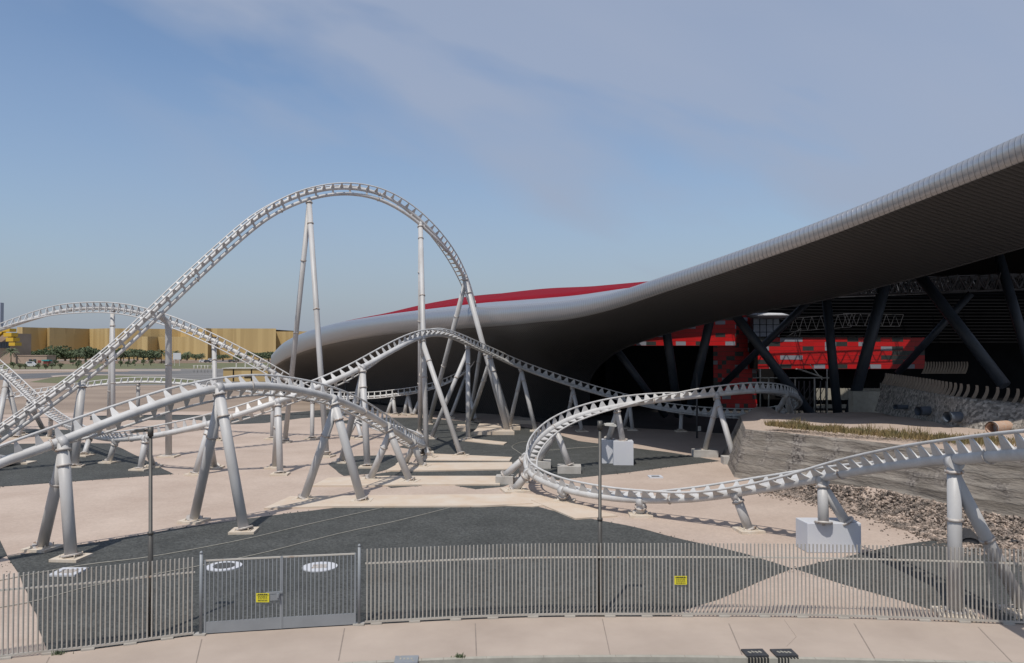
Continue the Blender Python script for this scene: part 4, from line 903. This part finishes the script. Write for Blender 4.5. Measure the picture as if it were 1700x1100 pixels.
for k in range(4): mb.box(X(2+k*4), 439.7, 10.5, 1.2, .3, 3.4)
mb.build('window', M['glass'], yb)
mb = MB(); mb.box(P(-1, 550, 470).x, 470, 16, 3.0, 3, 40); tag(mb.build('tower', M['paleglass']), 'slender grey tower cut by the left edge of the frame', 'tower')
bb_ = empty('low_building', P(58, 604, 400), 'low pink beige building with two dark windows beside a palm', 'building'); X4 = lambda px: (px-CX)/F*400
mb = MB(); mb.box((X4(30)+X4(78))/2, 404, 2.4, X4(78)-X4(30), 8, 4.8); mb.build('wall', M['beige'], bb_); mb = MB(); mb.box((X4(30)+X4(78))/2, 404, 4.95, X4(78)-X4(30)+.6, 8.5, .3); mb.build('parapet', M['beige'], bb_)
for a in (51, 58, 66): mb = MB(); mb.box(X4(a), 399.9, 1.9, 1.4, .25, 2.4 if a < 60 else 1.2); mb.build('window', M['redpaint'] if a > 60 else M['glass'], bb_)
kb = empty('teal_kiosk', P(78, 604, 385), 'small red kiosk with a teal roof', 'kiosk'); c = P(78, 600, 385); mb = MB(); mb.box(c.x, c.y, 1.2, 2.4, 2, 2.4); mb.build('wall', M['redpaint'], kb); mb = MB(); mb.prism([(c.x-1.8, c.y-1.4), (c.x+1.8, c.y-1.4), (c.x+1.8, c.y+1.4), (c.x-1.8, c.y+1.4)], 2.4, 3.0); mb.build('roof', M['teal'], kb)
yk = empty('yellow_block', P(420, 625, 196), 'flat roofed yellow service building beyond the ladder track', 'building'); D = 196; XK = lambda px: (px-CX)/F*D
mb = MB(); mb.box((XK(371)+XK(445))/2, D+3, 1.9, XK(445)-XK(371), 6, 3.2); mb.build('wall', M['gold'], yk); mb = MB(); mb.box((XK(371)+XK(445))/2, D+3, 3.6, XK(445)-XK(371)+.5, 6.5, .2); mb.build('roof', M['lamp'], yk)
mb = MB(); mb.box(XK(388), D-.1, 1.9, .25, .1, 3); mb.box(XK(412), D-.1, 1.6, 1.8, .1, .6); mb.box(XK(418), D-.1, 1.9, .25, .1, 3); mb.build('door', M['dark'], yk)
mb = MB()
for a in (388, 403, 418, 432): mb.box(XK(a), D+2, 4.3, .25, .25, 1.3)
mb.build('vent_pipe', M['lamp'], yk)
bs = empty('billboard', P(294, 606, 380), 'white billboard standing before the gold building', 'billboard'); c = P(294, 591, 380); mb = MB(); mb.box(c.x, c.y, c.z, 3.8, .3, 3.2); mb.build('panel', M['white'], bs); mb = MB(); mb.box(c.x-1.2, c.y, c.z/2, .2, .2, c.z); mb.box(c.x+1.2, c.y, c.z/2, .2, .2, c.z); mb.build('post', M['lamp'], bs)
mb = MB()
for i, a in enumerate((322, 328, 334, 340, 345, 352)):
    p = G(a, 618); mb.tube([p, p+Vector((0, 0, 2.6))], .12, 6)
p0, p1 = G(320, 618), G(354, 618); mb.tube([p0+Vector((0, 0, 2.5)), p1+Vector((0, 0, 2.5))], .1, 6); tag(mb.build('pipe_rack', M['lamp']), 'white tubular gate frame on the far parking lot', 'frame')
# vehicles, tiny on the far road
def car(px, py, m, lab, van=False):
    c = G(px, py); e = empty('parked_car' if not van else 'parked_van', c, lab, 'van' if van else 'car', 'vehicles on the far road'); l, hgt = (4.4, .75) if not van else (5.2, 1.2); mb = MB()
    prof = [(-l/2, .3), (l/2, .3), (l/2, .3+hgt*.7), (l*.28, .3+hgt), (l*.14, .3+hgt*1.8), (-l*.34, .3+hgt*1.8), (-l*.46, .3+hgt), (-l/2, .3+hgt*.9)]
    b = len(mb.v)
    for y in (-.85, .85):
        for (x, z) in prof: mb.v.append(c + Vector((x, y, z)))
    n = len(prof); mb.f += [list(range(n))[::-1], list(range(n, 2*n))] + [[i, (i+1) % n, n+(i+1) % n, n+i] for i in range(n)]; mb.sm += [False]*(n+2); mb.build('body', M[m], e)
    mb = MB(); mb.box(c.x-.3, c.y-.86, .3+hgt*1.4, l*.42, .04, hgt*.55); mb.build('window', M['glass'], e)
    for s_ in (-1, 1):
        mb = MB(); mb.tube([c+Vector((s_*l*.3, -.9, .33)), c+Vector((s_*l*.3, .9, .33))], .33, 12); mb.build('wheel', M['black'], e)
car(52, 608.5, 'carwhite', 'white van parked among clipped shrubs at far left', True)
car(352, 601, 'carwhite', 'white van on the far road right of the billboard', True)
car(345, 601.5, 'cardark', 'dark car just left of the white van on the far road')
car(337, 601, 'carwhite', 'white car nearest the billboard on the far road')
car(190, 602, 'carwhite', 'white car between the posts of the low hill')
car(385, 601, 'cardark', 'dark car on the far road above the yellow block')
# trees
def shrub_tree(px, py, hpx, wpx, lab, kind='tree', base=None, D=None):
    b = G(px, py); sc = b.y/F; h_, w = hpx*sc, wpx*sc; e = empty('leafy_tree' if kind == 'tree' else 'clipped_shrub', b, lab, 'tree' if kind == 'tree' else 'shrub', 'trees before the gold building' if kind == 'tree' else 'clipped shrubs at far left')
    mb = MB(); mb.tube([b, b+Vector((.1, 0, h_*.3)), b+Vector((0, 0, h_*.6))], [w*.05+.08, w*.04+.05, .04], 7)
    for k in range(3): a = random.random()*6; mb.tube([b+Vector((0, 0, h_*.3)), b+Vector((math.cos(a)*w*.25, math.sin(a)*w*.2, h_*.65))], [w*.02+.04, .03], 5)
    mb.build('trunk', M['trunk'], e); mb = MB()
    lobes = [(random.gauss(0, w*.2), random.gauss(0, w*.15), h_*random.uniform(.45, .8), random.uniform(.16, .27)) for _ in range(7)]
    for k in range(900 if kind == 'tree' else 260):
        lx, ly, lz, lr = random.choice(lobes); d_ = Vector((random.gauss(0, 1), random.gauss(0, 1), random.gauss(0, 1))).normalized()*random.uniform(.6, 1)**.5
        p = b + Vector((lx+d_.x*w*lr*1.2, ly+d_.y*w*lr*1.2, lz+d_.z*h_*lr*.9)); s_ = .045*h_+.06
        q = p+Vector((random.gauss(0, 1), random.gauss(0, 1), random.gauss(0, .7))).normalized()*s_*1.6; mb.blade(p, q, s_)
    mb.build('crown', M['foliage'], e, fix=False)
tr = [(75, 603, 20, 30), (92, 602, 24, 34), (108, 602, 21, 30), (126, 601, 19, 28), (142, 602, 23, 30), (160, 601, 18, 26), (176, 601, 22, 24), (200, 601, 20, 24), (228, 601, 19, 26), (247, 600, 17, 22), (60, 602, 16, 22), (310, 600, 12, 18), (395, 600, 10, 20), (430, 600, 14, 22), (446, 601, 16, 22), (40, 602, 14, 20)]
words = ['bushy tree right behind the teal kiosk', 'broad green tree left of the gold building panel joint', 'rounded green tree third from the teal kiosk', 'lower tree where the climbing track crosses the tree line', 'taller dark tree just left of the tall paired posts', 'small tree half hidden by the climbing track', 'tree touching the left side of the paired posts', 'tree immediately right of the paired posts', 'tree between the two tall white columns', 'small tree just left of the thick bent column', 'low tree behind the pink beige building', 'small bush right of the white billboard', 'low wide bush above the yellow service block', 'bush left of the silver tip of the hall', 'dark bush touching the silver tip of the hall', 'low tree behind the leftmost palm']
for (a, b_, c_, d_), w in zip(tr, words): shrub_tree(a, b_, c_*1.2, d_*1.15, w)
for k, (a, w) in enumerate([(50, 'low leafy tree rising over the pink beige building roof'), (84, 'soft green tree in the gap right of the teal kiosk'), (117, 'feathery tree between two rounded green trees'), (151, 'low tree crossing behind the climbing track'), (168, 'narrow tree left of the paired posts'), (193, 'thin tree directly behind the paired posts'), (214, 'bushy low tree under a palm crown'), (238, 'spreading low tree before the pale gold panel'), (258, 'small bush hugging the left of the bent column'), (300, 'low green bush behind the billboard legs'), (325, 'small bush left of the far vans'), (370, 'thin bush in front of the gold wall, above the pipe rack')]): shrub_tree(a, 598.5, 17 if a < 280 else 11, 26, w)
def palm(px, py, hpx, lab):
    b = G(px, py); h_ = hpx*b.y/F; e = empty('date_palm', b, lab, 'palm tree', 'date palms before the gold building'); top = b+Vector((random.uniform(-.2, .2), 0, h_*.72)); mb = MB()
    mb.tube([b, b.lerp(top, .5), top], [.32, .24, .26], 8); mb.build('trunk', M['trunk'], e); mb = MB()
    for k in range(34):
        a = k*2.4; el = random.uniform(-.35, 1.25); R_ = h_*.46; prev = top
        for j in range(1, 6):
            s_ = j/5; p = top + Vector((math.cos(a)*math.cos(el)*R_*s_, math.sin(a)*math.cos(el)*R_*s_, math.sin(el)*R_*s_ - R_*.55*s_*s_))
            wv = Vector((-math.sin(a), math.cos(a), 0))*(.30*h_/8)*(1.1-s_*.8); kk_ = len(mb.v); dn = Vector((0, 0, -.16*h_/8)); mb.v += [prev-wv+dn, prev, p, p-wv*.8+dn, prev+wv+dn, p+wv*.8+dn]; mb.f += [[kk_, kk_+1, kk_+2, kk_+3], [kk_+1, kk_+4, kk_+5, kk_+2]]; mb.sm += [False]*2; prev = p
    mb.build('crown', M['palm'], e, fix=False)
for a in [(18, 606, 32, 'big date palm at the far left before the stepped pavilion'), (131, 603, 24, 'date palm left of the climbing track among trees'), (205, 603, 24, 'date palm just right of the tall paired posts'), (222, 602, 20, 'smaller palm between the white columns, leaning on a tree'), (268, 603, 26, 'date palm just left of the thick bent column'), (292, 601, 22, 'date palm whose crown stands over the billboard'), (311, 601, 20, 'date palm right of the billboard'), (157, 602, 24, 'date palm behind the climbing track'), (392, 604, 14, 'small palm left above the yellow block'), (335, 600, 16, 'faint small palm by the far white vans')]: palm(*a)
sh = [(22, 610), (33, 612), (42, 612), (64, 612), (76, 613), (86, 612), (100, 612), (55, 606), (82, 605), (92, 606), (121, 606), (131, 606), (144, 606), (128, 611), (200, 608), (212, 608), (224, 607), (238, 606), (250, 606)]
sw = ['by the lower left of the big palm', 'two steps right of the big palm', 'left of the parked white van', 'just right of the parked white van', 'below the teal kiosk', 'one right of the kiosk shrub', 'under the broad green tree', 'behind the white van', 'touching the kiosk', 'right of the kiosk wall', 'in the back row below the third tree', 'in the back row left of the climbing track', 'in the back row nearest the climbing track', 'in the front row left of the climbing track', 'nearest the right side of the paired posts', 'second to the right of the paired posts', 'midway between the two white columns', 'second to the left of the bent column', 'nearest the left side of the bent column']
for (a, b_), w in zip(sh, sw): shrub_tree(a, b_, 10, 9, 'clipped round shrub '+w, 'shrub')
# distant boundary wall and hedge
mb = MB(); p0, p1 = G(80, 604), G(330, 602.5); mb.bar(p0+Vector((0, 0, .8)), p1+Vector((0, 0, .8)), .4, 1.6); tag(mb.build('boundary_wall', M['beige']), 'long low beige wall behind the far shrubs', 'wall')
print('objects', len(bpy.data.objects))
